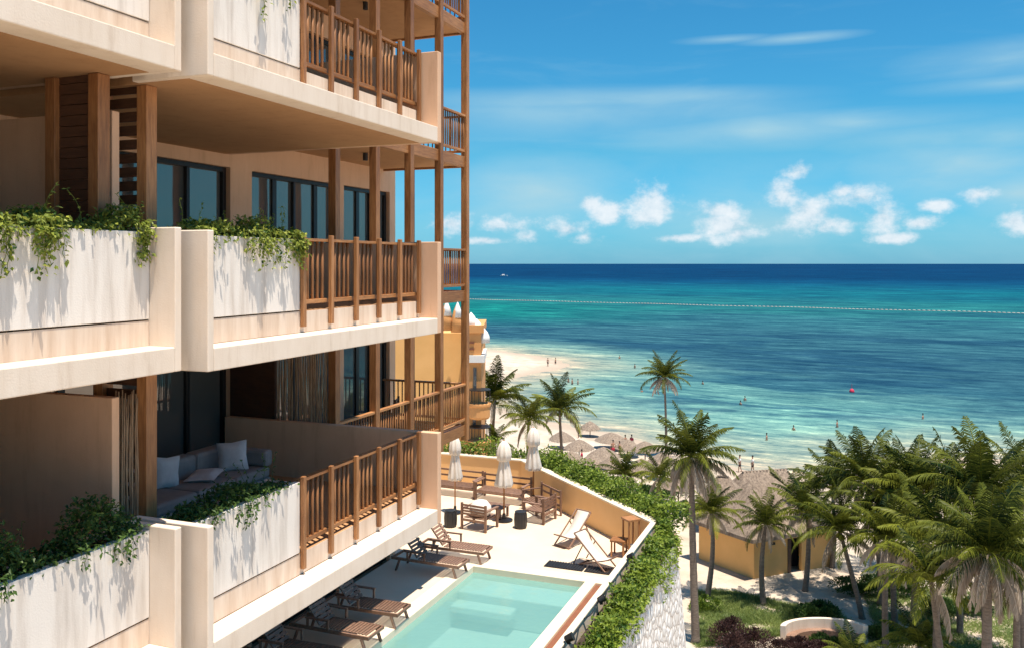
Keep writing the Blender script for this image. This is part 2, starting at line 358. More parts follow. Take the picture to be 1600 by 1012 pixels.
def sand_mat():
    m, nt, b = newmat('beach_sand')
    tc = N(nt, 'ShaderNodeTexCoord'); n = N(nt, 'ShaderNodeTexNoise'); n.inputs['Scale'].default_value = .35; n.inputs['Detail'].default_value = 8; n.inputs['Roughness'].default_value = .65
    nt.links.new(tc.outputs['Object'], n.inputs['Vector'])
    r = ramp(nt, n.outputs['Fac'], [(.35, (.46,.36,.27)), (.6, (.60,.51,.41))])
    sp = N(nt, 'ShaderNodeSeparateXYZ'); nt.links.new(tc.outputs['Object'], sp.inputs[0])
    mr = N(nt, 'ShaderNodeMapRange'); mr.inputs['From Min'].default_value = SEA+.02; mr.inputs['From Max'].default_value = SEA+.28
    nt.links.new(sp.outputs[2], mr.inputs['Value'])
    mx = N(nt, 'ShaderNodeMix', data_type='RGBA'); nt.links.new(mr.outputs[0], mx.inputs[0]); mx.inputs[6].default_value = (.42,.33,.25,1); nt.links.new(r.outputs[0], mx.inputs[7])
    nt.links.new(mx.outputs[2], b.inputs['Base Color']); b.inputs['Roughness'].default_value = .95
    n2 = N(nt, 'ShaderNodeTexNoise'); n2.inputs['Scale'].default_value = 2.2; n2.inputs['Detail'].default_value = 8
    bp = N(nt, 'ShaderNodeBump'); bp.inputs['Strength'].default_value = .6; bp.inputs['Distance'].default_value = .25
    nt.links.new(tc.outputs['Object'], n2.inputs['Vector']); nt.links.new(n2.outputs['Fac'], bp.inputs['Height']); nt.links.new(bp.outputs[0], b.inputs['Normal'])
    return m
def s2l(c): return tuple((x/255/12.92 if x/255 < .04045 else ((x/255+.055)/1.055)**2.4) for x in c)
def sea_mat():
    m, nt, b = newmat('sea_water'); L = nt.links.new
    def MM(op, a, b_=None, clamp=False):
        n = nt.nodes.new('ShaderNodeMath'); n.operation = op; n.use_clamp = clamp
        for i, x in enumerate((a, b_)):
            if x is None: continue
            if isinstance(x, (int, float)): n.inputs[i].default_value = x
            else: L(x, n.inputs[i])
        return n.outputs[0]
    tc = N(nt, 'ShaderNodeTexCoord')
    nrm = (RT*.42 + FW*.907).normalized(); rot = math.atan2(nrm.x, nrm.y)
    mp = N(nt, 'ShaderNodeMapping'); mp.inputs['Rotation'].default_value = (0,0,rot); L(tc.outputs['Object'], mp.inputs['Vector'])
    sp = N(nt, 'ShaderNodeSeparateXYZ'); L(mp.outputs[0], sp.inputs[0])
    s = MM('MAXIMUM', sp.outputs[1], 20)
    t = MM('DIVIDE', MM('SUBTRACT', MM('LOGARITHM', s, math.e), 4.382), 3.624)
    # noise in (along/s, log s) space keeps patch sizes growing with the reef's scale
    cbn = N(nt, 'ShaderNodeCombineXYZ'); L(MM('DIVIDE', sp.outputs[0], s), cbn.inputs[0]); L(MM('MULTIPLY', t, 3.0), cbn.inputs[1])
    def nz(scale, sx, sy, det, rough=.6, off=0, dis=0):
        q = N(nt, 'ShaderNodeMapping'); q.inputs['Scale'].default_value = (sx, sy, 1); q.inputs['Location'].default_value = (off, off, 0); L(cbn.outputs[0], q.inputs['Vector'])
        n = N(nt, 'ShaderNodeTexNoise'); n.inputs['Scale'].default_value = scale; n.inputs['Detail'].default_value = det; n.inputs['Roughness'].default_value = rough; n.inputs['Distortion'].default_value = dis
        L(q.outputs[0], n.inputs['Vector']); return n.outputs['Fac']
    n1 = nz(2.2, .8, 2.2, 6, .6, 1)
    td = MM('ADD', t, MM('MULTIPLY', MM('SUBTRACT', n1, .5), .09), clamp=True)
    c = [(0,(140,192,190)),(.10,(80,145,166)),(.17,(58,122,144)),(.24,(52,110,134)),(.34,(54,118,140)),(.42,(52,132,148)),(.455,(38,136,144)),(.50,(46,136,146)),(.56,(24,118,142)),(.60,(24,128,150)),(.66,(16,102,140)),(.72,(8,78,130)),(.78,(3,60,116)),(1,(4,60,118))]
    r = ramp(nt, td, [(p, tuple(v*.46+a_ for v, a_ in zip(s2l(k), (.006 if p < .5 else 0,.006,.002)))) for p, k in c])
    # weed beds and sandbars
    n2 = nz(4.0, 1.3, 3.4, 10, .70, 5, .8)
    weed = N(nt, 'ShaderNodeMapRange', interpolation_type='SMOOTHSTEP'); weed.inputs['From Min'].default_value = .47; weed.inputs['From Max'].default_value = .60; L(n2, weed.inputs['Value'])
    fade = N(nt, 'ShaderNodeMapRange'); fade.inputs['From Min'].default_value = .75; fade.inputs['From Max'].default_value = .35; L(t, fade.inputs['Value'])
    mx = N(nt, 'ShaderNodeMix', data_type='RGBA'); L(MM('MULTIPLY', MM('MULTIPLY', weed.outputs[0], .65), fade.outputs[0]), mx.inputs[0]); L(r.outputs[0], mx.inputs[6]); mx.inputs[7].default_value = tuple(v*.44 for v in s2l((34,84,120)))+(1,)
    n3 = nz(2.4, 1.0, 3.0, 9, .66, 9, .8)
    bar_ = N(nt, 'ShaderNodeMapRange', interpolation_type='SMOOTHSTEP'); bar_.inputs['From Min'].default_value = .49; bar_.inputs['From Max'].default_value = .56; L(n3, bar_.inputs['Value'])
    fb0 = N(nt, 'ShaderNodeMapRange'); fb0.inputs['From Min'].default_value = .24; fb0.inputs['From Max'].default_value = .08; L(t, fb0.inputs['Value'])
    rl_ = N(nt, 'ShaderNodeMapRange', interpolation_type='SMOOTHSTEP'); rl_.inputs['From Min'].default_value = .12; rl_.inputs['From Max'].default_value = -.12; rl_.inputs['To Min'].default_value = .25; L(MM('DIVIDE', sp.outputs[0], s), rl_.inputs['Value'])
    fb = N(nt, 'ShaderNodeMath', operation='MULTIPLY'); L(fb0.outputs[0], fb.inputs[0]); L(rl_.outputs[0], fb.inputs[1])
    mx2 = N(nt, 'ShaderNodeMix', data_type='RGBA'); L(MM('MULTIPLY', bar_.outputs[0], fb.outputs[0]), mx2.inputs[0]); L(mx.outputs[2], mx2.inputs[6]); mx2.inputs[7].default_value = tuple(v*.50 for v in s2l((140,205,192)))+(1,)
    # left-hand turquoise lagoon
    la = N(nt, 'ShaderNodeMapRange', interpolation_type='SMOOTHSTEP'); la.inputs['From Min'].default_value = -.18; la.inputs['From Max'].default_value = -.50; L(MM('DIVIDE', sp.outputs[0], s), la.inputs['Value'])
    lb = ramp(nt, td, [(.33,(0,0,0)),(.38,(1,1,1)),(.45,(1,1,1)),(.50,(0,0,0))])
    mx3 = N(nt, 'ShaderNodeMix', data_type='RGBA'); L(MM('MULTIPLY', MM('MULTIPLY', la.outputs[0], lb.outputs[0]), .85), mx3.inputs[0]); L(mx2.outputs[2], mx3.inputs[6]); mx3.inputs[7].default_value = tuple(v*.38 for v in s2l((20,160,155)))+(1,)
    # sandy shallows along the shore
    at = N(nt, 'ShaderNodeAttribute', attribute_name='shore')
    n4 = N(nt, 'ShaderNodeTexNoise'); n4.inputs['Scale'].default_value = .07; n4.inputs['Detail'].default_value = 6; L(tc.outputs['Object'], n4.inputs['Vector'])
    sd = MM('ADD', MM('MULTIPLY', MM('SUBTRACT', at.outputs['Fac'], .5), 160), MM('MULTIPLY', MM('SUBTRACT', n4.outputs['Fac'], .5), 16))
    sr = ramp(nt, MM('DIVIDE', sd, 60, clamp=True), [(0,tuple(v*.48 for v in s2l((222,214,190)))),(.07,tuple(v*.44 for v in s2l((196,210,190)))),(.28,tuple(v*.44 for v in s2l((160,208,196)))),(.60,tuple(v*.44 for v in s2l((118,196,196))))])
    sm = N(nt, 'ShaderNodeMapRange', interpolation_type='SMOOTHSTEP'); sm.inputs['From Min'].default_value = 36; sm.inputs['From Max'].default_value = 8; L(sd, sm.inputs['Value'])
    mx4 = N(nt, 'ShaderNodeMix', data_type='RGBA'); L(sm.outputs[0], mx4.inputs[0]); L(mx3.outputs[2], mx4.inputs[6]); L(sr.outputs[0], mx4.inputs[7])
    # ripples: slight colour break-up
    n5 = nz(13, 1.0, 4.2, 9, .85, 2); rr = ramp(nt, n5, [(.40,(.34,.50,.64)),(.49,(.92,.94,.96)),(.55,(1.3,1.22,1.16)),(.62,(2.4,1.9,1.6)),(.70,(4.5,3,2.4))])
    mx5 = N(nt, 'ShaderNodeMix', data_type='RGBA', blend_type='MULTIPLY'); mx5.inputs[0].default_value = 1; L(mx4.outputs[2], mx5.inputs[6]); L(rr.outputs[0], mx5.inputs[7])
    L(mx5.outputs[2], b.inputs['Base Color']); b.inputs['Roughness'].default_value = .6; b.inputs['Specular IOR Level'].default_value = 0; gl = N(nt, 'ShaderNodeBsdfGlossy'); gl.inputs['Roughness'].default_value = .25; gl.inputs['Color'].default_value = (.55,.9,1,1); mxs = N(nt, 'ShaderNodeMixShader'); mxs.inputs[0].default_value = .055; L(b.outputs[0], mxs.inputs[1]); L(gl.outputs[0], mxs.inputs[2]); L(mxs.outputs[0], nt.nodes['Material Output'].inputs['Surface'])
    wv = N(nt, 'ShaderNodeTexNoise'); wv.inputs['Scale'].default_value = .5; wv.inputs['Detail'].default_value = 7; q = N(nt, 'ShaderNodeMapping'); q.inputs['Scale'].default_value = (.35,1,1)
    L(mp.outputs[0], q.inputs['Vector']); L(q.outputs[0], wv.inputs['Vector'])
    bp = N(nt, 'ShaderNodeBump'); bp.inputs['Strength'].default_value = .8; bp.inputs['Distance'].default_value = .6; L(wv.outputs['Fac'], bp.inputs['Height']); L(bp.outputs[0], b.inputs['Normal']); L(bp.outputs[0], gl.inputs['Normal'])
    return m
xs = axis(-140, 200, 4, 60000, 1.5); ys = axis(20, 300, 4, 60000, 1.5)
sheet('ground', sand_mat(), xs, ys, zland)
xs = axis(-140, 160, 3, 60000, 1.5); ys = axis(40, 260, 3, 60000, 1.5)
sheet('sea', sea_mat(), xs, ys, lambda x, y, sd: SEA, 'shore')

# ------------------------------------------------------------------ apartment building
H = 3.3
B = thing('apartment_building', 'peach plastered apartment block with stacked balconies and brown timber railings', 'building', (-11.2, 10, GR))
XW = -11.2
mb = MB().box((-24, -6, GR-.3), (-11.46, 20.25, 15.5)); mb.build('wall', M['peach'], B)
opens = [(8.9, 13.75), (14.4, 17.6), (17.8, 20.0)]
def facade(k, floor, head, top):
    mb = MB(); y = -2.0
    for a, b in opens:
        mb.box((-11.455, y, floor), (XW, a, top)); mb.box((-11.455, a, head), (XW, b, top)); y = b
    mb.box((-11.455, y, floor), (XW, 20.3, top))
    return mb
for k in range(-2, 4):
    fl = -.65+H*k if k > -2 else DECK
    mb = facade(k, fl-.001 if k > -2 else GR, 1.86+H*k, fl_top := (-.65+H*(k+1)-.002))
    mb.build('wall', M['peach'], B)
    if k > 2: continue
    for gi, (a, b) in enumerate(opens):
        n = (5, 4, 3)[gi]; h = 1.86+H*k
        wdw = MB(); x0, x1 = -11.42, -11.30; fw = .09
        wdw.box((x0, a, fl), (x1, a+fw, h)).box((x0, b-fw, fl), (x1, b, h)).box((x0, a+fw, h-fw), (x1, b-fw, h)).box((x0, a+fw, fl), (x1, b-fw, fl+.07))
        wd = (b-a-2*fw)/n
        for i in range(1, n):
            ww = .14 if i % 2 else .08
            yy = a+fw+wd*i + (.06 if i % 2 else 0); wdw.box((x0+.01, yy-ww/2, fl+.07), (x1-.012*(i % 2)-.01, yy+ww/2, h-fw))
        f = wdw.build('sliding_door', M['frame'], B, bevel=.006)
        for i in range(n):
            xx = -11.37-.02*(i % 2)
            y0 = a+fw+wd*i; y1 = y0+wd
            MB().box((xx-.004, y0+.015, fl+.06), (xx+.004, y1-.015, h-fw+.01)).build('pane', M['glass'], f)

def balusters(mb, x, y0, y1, z0, z1, n, r=.023, axis_='y'):
    for i in range(n):
        t = y0+(y1-y0)*(i+.5)/n
        p = (x, t) if axis_ == 'y' else (t, x)
        mb.tube([(p[0], p[1], z0), (p[0]+U(-.003,.003), p[1]+U(-.004,.004), (z0+z1)/2), (p[0], p[1], z1)], r, 6)
# main (right-hand) balconies
XO, XR = -6.66, -7.02
for k in (-1, 0, 1, 2, 3):
    o = H*k; zb = -1.2+o; zt = .375+o
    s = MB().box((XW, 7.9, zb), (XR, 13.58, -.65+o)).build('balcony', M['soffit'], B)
    tag(s, ['balcony floor with sofa above the pool', 'middle balcony floor', 'upper balcony floor', 'top balcony floor', 'highest balcony floor'][k+1])
    MB().box((XR-.03, 7.905, zb+.265), (XR+.004, 13.575, -.652+o)).build('low_wall', M['lowwall'], s)
    MB().box((XR+.004, 7.9, zb), (XO, 13.58, -.94+o)).build('ledge', M['cream'], s, bevel=.012)
    MB().box((-7.75, 7.8, zb), (XO, 7.9, zt)).build('end_wall', M['cream'], s, bevel=.012)
    MB().box((-11.2, 13.58, zb), (XO, 13.72, zt)).build('end_wall', M['peach'], s, bevel=.012)
    pl = MB().box((XR-.08, 7.9, -.635+o), (XR+.012, 10.03, .33+o)).box((-7.62, 7.9, -.64+o), (-7.56, 10.03, .26+o)).box((-7.56, 9.97, -.64+o), (XR-.08, 10.03, .32+o))
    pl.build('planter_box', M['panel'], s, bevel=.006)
    MB().box((-7.555, 7.905, -.645+o), (XR-.085, 9.965, .20+o)).build('soil', M['soil'], s)
    if k == 3: continue
    py = [10.07+.683*i for i in range(6)]
    for y in py:
        MB().box((XR+.014, y-.035, -.86+o), (XR+.074, y+.035, .40+o)).build('post', M['wood'], s, bevel=.008)
    rl = MB().box((XR-.10, 10.04, .31+o), (XR+.010, 13.575, .35+o)).box((XR-.07, 10.04, -.56+o), (XR-.02, 13.575, -.50+o))
    for y in py[1:-1]: rl.box((XR-.13, y-.03, .25+o), (XR-.101, y+.03, .31+o))
    rl.build('rail', M['woodh'], s, bevel=.006)
    bl = MB()
    for i in range(5): balusters(bl, XR-.045, py[i]+.04, py[i+1]-.04, -.53+o, .31+o, 5)
    bl.build('balusters', M['wood'], s, smooth=True)
# left-hand balconies
XO2, XR2 = -6.9, -7.27
for k in (-1, 0, 1, 2):
    o = H*k + .02; zb = -1.2+o; zt = .38+o
    s = MB().box((XW, -9.0, zb), (XR2, 7.56, -.65+o)).build('balcony', M['soffit'], B)
    MB().box((XR2-.03, -9.0, zb+.265), (XR2+.004, 7.555, -.652+o)).build('low_wall', M['lowwall'], s)
    MB().box((XR2+.004, -9.0, zb), (XO2, 7.56, -.93+o)).build('ledge', M['cream'], s, bevel=.012)
    MB().box((-7.9, 7.56, zb), (XO2, 7.66, zt)).build('end_wall', M['cream'], s, bevel=.012)
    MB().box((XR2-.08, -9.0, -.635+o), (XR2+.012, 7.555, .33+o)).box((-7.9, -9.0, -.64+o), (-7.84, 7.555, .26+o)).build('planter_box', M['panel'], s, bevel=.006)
    MB().box((-7.835, -9.0, -.645+o), (XR2-.085, 7.55, .20+o)).build('soil', M['soil'], s)
for k in (-2, -1, 0, 1, 2):
    MB().box((XW, 3.0, -1.15+H*k), (-7.35, 3.15, -1.2+H*(k+1)+.02)).build('partition_wall', M['peach'], B)  # unseen partition, presumed to exist, added to darken the left-hand balconies
# partitions, timber screens between the two units
for k in (-1, 0, 1, 2):
    o = H*k
    MB().box((XW, 7.675, -1.15+o), (-7.92, 7.785, 1.76+o)).build('partition_wall', M['peach'], B, bevel=.01)
    for (y, xa, xb, lo) in ((7.42, -8.50, -7.85, .02), (8.05, -8.45, -7.77, 0))[1 if k == -1 else 0:]:
        sc_ = MB()
        z = -.62+o
        while z < 2.05+o:
            sc_.box((xa+.06, y-.02, z), (xb-.06, y+.02, z+.115)); z += .165 if y > 8 else .121
        scr = sc_.build('timber_screen', M['dkwood'], B, bevel=.004)
        for x in (xa, xb):
            MB().box((x-.075, y-.085, -.648+o+lo), (x+.075, y+.085, 2.095+o+lo)).build('post', M['wood'], scr, bevel=.008)
def sticks(name, xa, xb, ya, yb, z0, z1, n, r=.013):
    mb = MB()
    for i in range(n):
        t = (i+.5)/n + U(-.4,.4)/n; x = xa+(xb-xa)*t; y = ya+(yb-ya)*t+U(-.02,.02); rr = r*U(.7,1.3)
        pts = []
        for j in range(6):
            q = j/5; pts.append((x+U(-.015,.015), y+U(-.015,.015), z0+(z1-z0)*q-(U(0,.10) if j == 5 else 0)))
        mb.tube(pts, [rr*(1-.3*j/5) for j in range(6)], 6)
    return mb.build(name, M['stick'], B, smooth=True)
sticks('stick_screen', -8.12, -7.82, 7.90, 7.96, -3.94, -1.48, 24)
sticks('stick_screen', -10.15, -9.0, 13.80, 13.80, -3.9, -1.0, 62, .012)
MB().box((-11.19, 13.73, -4.0), (-10.16, 13.80, -.97)).build('timber_panel', M['dkwood'], B)
# timber verandas beyond the balconies
XV = -8.9; vy = [13.82+1.465*i for i in range(5)]
for k in (-1, 0, 1, 2, 3):
    o = H*k
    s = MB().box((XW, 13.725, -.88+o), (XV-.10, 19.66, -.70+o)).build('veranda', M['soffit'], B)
    bm = MB().box((XV-.098, 13.83, -.93+o), (XV+.02, 19.74, -.66+o)).box((XW, 19.665, -.93+o), (XV-.1, 19.74, -.66+o))
    bm.build('edge_beam', M['woodh'], s, bevel=.01)
    if k == 3: continue
    rl = MB()
    zt = .36+o; zb = -.53+o
    for i in range(4):
        rl.box((XV-.045, vy[i]+.081, zt-.05), (XV+.055, vy[i+1]-.081, zt)).box((XV-.025, vy[i]+.081, zb-.03), (XV+.035, vy[i+1]-.081, zb+.03))
    rl.box((XW, 19.63, zt-.05), (XV-.09, 19.71, zt-.001)).box((XW, 19.64, zb-.03), (XV-.09, 19.70, zb+.03))
    rl.build('rail', M['woodh'], s, bevel=.006)
    bl = MB()
    for i in range(4): balusters(bl, XV+.005, vy[i]+.09, vy[i+1]-.09, zb, zt-.04, 13, .018)
    balusters(bl, 19.67, XW, XV-.1, zb, zt-.04, 18, .018, 'x')
    bl.build('balusters', M['wood'], s, smooth=True)
    MB().lathe([(.055,0),(.055,.16)], 14, (-9.9, 16.6, 2.25+o)).build('downlight', M['black'], s, smooth=False)
for y in vy:
    MB().box((XV-.08, y-.08, -4.35), (XV+.08, y+.08, 13.0)).build('post', M['wood'], B, bevel=.01)
MB().box((-10.3, 19.3, -4.0), (-10.16, 19.42, 12.1)).build('post', M['wood'], B, bevel=.01)

# ------------------------------------------------------------------ planters' trailing plants
def vine(name, label, x_panel, y0, y1, ztop, back, seed, mat, dens=1.0, strands=10, hang=(.15,.6), lush=.16, gap=None, wisps=4):
    r = random.Random(seed); root = thing(name, label, 'plant', (x_panel, (y0+y1)/2, ztop), 0, 'trailing plants in the balcony planters')
    mb = MB(); L = y1-y0
    bumps = [(r.uniform(y0, y1), r.uniform(.15,.4), r.uniform(.4,1.0)) for _ in range(max(3, int(L*2.2)))]
    def hgt(y): return lush*(.25+max(a*math.exp(-((y-c)/w_)**2) for c, w_, a in bumps))
    def lf(p, size=.05, out=None, ti=None):
        d = Vector((r.gauss(0,1), r.gauss(0,1), r.gauss(-.2,.8)))
        if out: d += out
        n = Vector((r.gauss(.3,.6), r.gauss(0,.6), 1))
        mb.leaf(p, d, n, size*1.25*r.uniform(.6,1.25), size*r.uniform(.5,.85), ti if ti is not None else min(1, max(0, r.gauss(.42,.28))))
    for _ in range(int(L*1500*dens)):
        y = r.uniform(y0, y1); q = r.random(); h = hgt(y)*1.6
        x = x_panel - back*r.random()**.8 + .05; z = ztop-.08 + h*(r.random()**.7)*(1-.4*abs(q-.5))
        if r.random() < .75*min(1, hgt(y)/(lush*.55)): lf(Vector((x, y, z)))
    st = mb
    for i in range(strands):
        c = r.choice(bumps); y = min(y1-.03, max(y0+.03, r.gauss(c[0], c[1]*.7))); ln = r.uniform(*hang)*(1 if r.random() < .8 else .5); off = r.uniform(.04,.16)
        pts = [Vector((x_panel-.12, y, ztop+.02)), Vector((x_panel+off*.6, y+r.uniform(-.03,.03), ztop+.05))]
        z = ztop; dz = 0
        while dz < ln:
            dz += .05; pts.append(Vector((x_panel+off*(1-.35*dz/max(ln,.1))+r.uniform(-.012,.012), pts[-1].y+r.uniform(-.022,.022), ztop-dz)))
        st.tube(pts, .004, 4)
        for p in pts[1:]:
            for _ in range(r.choice((4,5,6,8)) if (ztop-p.z) < ln*.65 else r.choice((1,2,3,4))):
                lf(p+Vector((r.uniform(-.03,.04), r.gauss(0,.035), r.uniform(-.03,.03))), .05, Vector((.6,0,-.6)), min(1,max(0,r.gauss(.55,.28))))
    for i in range(wisps):
        y = r.uniform(y0, y1); p = Vector((x_panel-back*.5, y, ztop)); d = Vector((r.uniform(-.3,.3), r.uniform(-.5,.5), 1)).normalized(); pts = [p]
        for j in range(6): p = p+d*.07; d = (d+Vector((r.uniform(-.3,.3), r.uniform(-.3,.3), -.12))).normalized(); pts.append(p)
        st.tube(pts, .003, 4)
        for p in pts[2:]: lf(p, .04); lf(p, .035)
    mb.build('foliage', M[mat], root, tints=True)
vine('trailing_plant', 'lush trailing plant spilling over the left-hand planter on the middle floor', XR2, 1.5, 7.5, .40, .5, 11, 'leaf', 2.0, 130, (.10,.50), .20, wisps=16)
vine('trailing_plant', 'clumped vine over the short planter beside the railing on the middle floor', XR, 7.95, 10.0, .36, .5, 22, 'leaf', 1.8, 36, (.1,.40), .20, wisps=8)
vine('trailing_plant', 'shaded bushy plant spilling from the lower left planter', XR2, 1.0, 7.5, .38-H, .5, 33, 'leafdk', 1.8, 24, (.08,.34), .34, wisps=10)
vine('trailing_plant', 'low creeping plant edging the lower planter in front of the sofa', XR, 7.95, 10.0, .36-H, .5, 44, 'leafdk', 1.3, 8, (.06,.28), .16, wisps=6)
vine('trailing_plant', 'vine hanging from the short planter at the top edge of the photo', XR, 7.95, 10.0, .36+H, .4, 57, 'leaf', 1.0, 8, (.2,.55), .12, wisps=2)
# leafy bushes rising behind the lower-left planter, in front of the partition
r_ = random.Random(5)

# ------------------------------------------------------------------ balcony sofa
sf = thing('corner_sofa', 'grey upholstered sofa on the lower balcony beside the dark glass doors', 'sofa', (-10.0, 11.6, -.65-H))
z0 = -.65-H
MB().box((-10.55, 9.9, z0+.06), (-9.45, 12.68, z0+.24)).build('base', M['sofa'], sf, bevel=.03)
for i in range(3): MB().box((-10.22, 9.95+.90*i, z0+.245), (-9.43, 10.83+.90*i, z0+.43)).build('seat_cushion', M['sofa'], sf, bevel=.05)
for i in range(3): MB().box((-10.55, 9.95+.90*i, z0+.245), (-10.24, 10.83+.90*i, z0+.76)).build('back_cushion', M['sofa'], sf, bevel=.06)
MB().box((-10.22, 12.50, z0+.435), (-9.43, 12.70, z0+.72)).build('armrest', M['sofa'], sf, bevel=.05)
def pillow(label, loc, rot, s=.25, t=.09, mat='pillow'):
    mb = MB(); n = 9; vs = []; fs = []
    for side in (1, -1):
        for j in range(n):
            for i in range(n):
                u = i/(n-1)*2-1; v = j/(n-1)*2-1
                hgt_ = t*((1-u**4)*(1-v**4))**.6; k = 1-.10*(1-abs(u*v)); vs.append((u*s*k, v*s*k, side*hgt_))
    for sd in (0, 1):
        for j in range(n-1):
            for i in range(n-1):
                a = sd*n*n+j*n+i; q = (a, a+1, a+n+1, a+n); fs.append(q if sd == 0 else q[::-1])
    mb.add(vs, fs); o = mb.build('pillow', M[mat], None, smooth=True); o.location = loc; o.rotation_euler = rot
    tag(o, label, 'pillow', 'pillows on the balcony sofa')
pillow('pale pillow leaning on the near end of the grey sofa', (-10.08, 10.85, z0+.66), (R(82), R(8), R(80)))
pillow('pale pillow lying flat in the middle of the grey sofa', (-9.85, 11.45, z0+.50), (R(6), R(-4), R(20)), .26, .07)
pillow('pale pillow leaning in the far corner of the grey sofa', (-9.85, 12.15, z0+.67), (R(78), R(-6), R(30)))
# chair on the far veranda
ch = thing('veranda_chair', 'dark timber chair behind the railing of the lower veranda', 'chair', (-10.2, 18.0, -.70-H), R(-70))
for x in (-.27,.27):
    for y in (-.27,.27): MB().box((x-.025,y-.025,0),(x+.025,y+.025,.60 if y<0 else .86)).build('leg', M['dkwood'], ch, False)
mb = MB()
for i in range(6): mb.box((-.24,-.25+i*.085,.38),(.24,-.19+i*.085,.41))
mb.build('seat', M['dkwood'], ch, False)
mb = MB()
for i in range(5): mb.box((-.24,.255,.46+i*.08),(.24,.28,.51+i*.08))
mb.build('backrest', M['dkwood'], ch, False)

# ------------------------------------------------------------------ terrace
C1 = Vector((-4.75, 22.6)); C2 = Vector((-10.45, 28.0)); ZW = -6.7
def prism(pts, z0, z1):
    mb = MB(); n = len(pts); vs = [(p[0],p[1],z0) for p in pts]+[(p[0],p[1],z1) for p in pts]
    fs = [tuple(range(n))[::-1], tuple(range(n,2*n))]+[(i,(i+1)%n,(i+1)%n+n,i+n) for i in range(n)]
    return mb.add(vs, fs)
PX0, PX1, PY0, PY1 = -8.95, -6.0, 8.0, 20.3
t = MB()
def slab(poly): 
    q = prism(poly, DECK-.25, DECK); t.add(q.v, q.f)
slab([(-11.2,-4),(PX0-.35,-4),(PX0-.35,PY1+.35),(-11.2,PY1+.35)])
slab([(-11.2,PY1+.35),(-4.86,PY1+.35),(-4.86,22.5),(-10.5,27.9),(-18,27.9),(-18,20.5),(-11.2,20.5)])
slab([(-5.40,-4),(-4.86,-4),(-4.86,PY1+.35),(-5.40,PY1+.35)])
slab([(PX0-.35,-4),(-5.40,-4),(-5.40,PY0-.3),(PX0-.35,PY0-.3)])
tag(t.build('terrace_paving', M['deck']), kind='structure')
cr = thing('garden_planter', 'raised stone planter wall around the terrace above the palm garden', 'planter', (-4.3, 15, GR))
X2 = -4.12
sw = MB(); 
rows = [(GR-.3, 1.5), (GR+2.0, 1.25), (-12.2, .78), (-11.2, .48), (-10.3, .30), (-9.2, .20), (-7.0, 0)]
vs = []; fs = []
path = [(X2,-4,1,0),(X2,4,1,0),(X2,12,1,0),(X2,20,1,0),(X2,21.6,1,0),(X2-.04,22.3,.9,.44),(X2-.30,22.95,.72,.7),(-10.0,28.75,.6,.8),(-19,28.95,0,1)]
for (z, e) in rows:
    for (x, y, nx, ny) in path: vs.append((x+nx*e, y+ny*e, z))
n = len(path)
for i in range(len(rows)-1):
    for j in range(n-1): fs.append((i*n+j, i*n+j+1, (i+1)*n+j+1, (i+1)*n+j))
sw.add(vs, fs); sw.build('stone_face', M['stone'], cr)
q = prism([(-4.745,-4),(X2-.005,-4),(X2-.005,21.6),(X2-.06,22.3),(X2-.34,22.9),(-10.0,28.7),(-18.9,28.9),(-18.9,28.2),(-10.4,28.2),(-4.745,22.8)], -7.5, -7.02); q.build('soil', M['soil'], cr)
MB().box((-11.19,-4,GR),(-4.95,20.3,DECK-1.6)).build('base', M['stone'], cr)
ow = thing('parapet_wall', 'ochre rendered wall with pale cap bending around the far end of the terrace', 'wall', (-8, 26, DECK))
d = (C2-C1).normalized(); nn = Vector((d.y, -d.x))      # outward
if nn.x < 0: nn = -nn
th = .16
inner = [(C1.x-.2, 22.52), (C2.x, C2.y-.06), (-18, 27.94)]
o1 = Vector(C1)+Vector((.0,.08)); 
pin = [(-4.87,22.50),(-10.52,27.92),(-18,27.92)]; pout = [(-4.75,22.65),(-10.45,28.10),(-18,28.10)]
q = prism(pin+pout[::-1], DECK-.2, ZW-.05); q.build('wall', M['yellow'], ow)
pin2 = [(-4.89,22.47),(-10.54,27.89),(-18,27.89)]; pout2 = [(-4.70,22.68),(-10.43,28.14),(-18,28.14)]
prism(pin2+pout2[::-1], ZW-.05, ZW).build('cap', M['coping'], ow, bevel=.01)
pw = thing('terrace_parapet', 'cream parapet running beside the pool along the planted edge', 'wall', (-4.85, 12, DECK))
MB().box((-4.85,-4,DECK-.2),(-4.745,22.54,ZW-.04)).build('wall', M['cream'], pw)
MB().box((-4.865,-4,ZW-.04),(-4.725,22.50,ZW+.003)).build('cap', M['coping'], pw, bevel=.01)

# pool
pool = thing('swimming_pool', 'turquoise rectangular swimming pool with pale coping on the terrace', 'pool', (-7.5, 15, DECK))
ba = MB(); zb = DECK-1.0
ba.add([(PX0,PY0,zb),(PX1,PY0,zb),(PX1,PY1,zb),(PX0,PY1,zb),(PX0,PY0,DECK-.3),(PX1,PY0,DECK-.3),(PX1,PY1,DECK-.3),(PX0,PY1,DECK-.3)], ((0,1,2,3),(0,4,5,1),(1,5,6,2),(2,6,7,3),(3,7,4,0)))
ba.build('basin', M['basin'], pool)
MB().box((PX0+.003,19.35,zb+.01),(PX1-.003,PY1-.003,DECK-.27)).build('step', M['basinlt'], pool, bevel=.03)
MB().box((PX0+.003,18.9,DECK-.62),(-7.4,19.345,DECK-.46)).build('step', M['basinlt'], pool, bevel=.03)
MB().add([(PX0,PY0,DECK-.13),(PX1,PY0,DECK-.13),(PX1,PY1,DECK-.13),(PX0,PY1,DECK-.13)], ((0,1,2,3),)).build('water', M['poolwater'], pool)
q = MB(); zt = DECK+.03
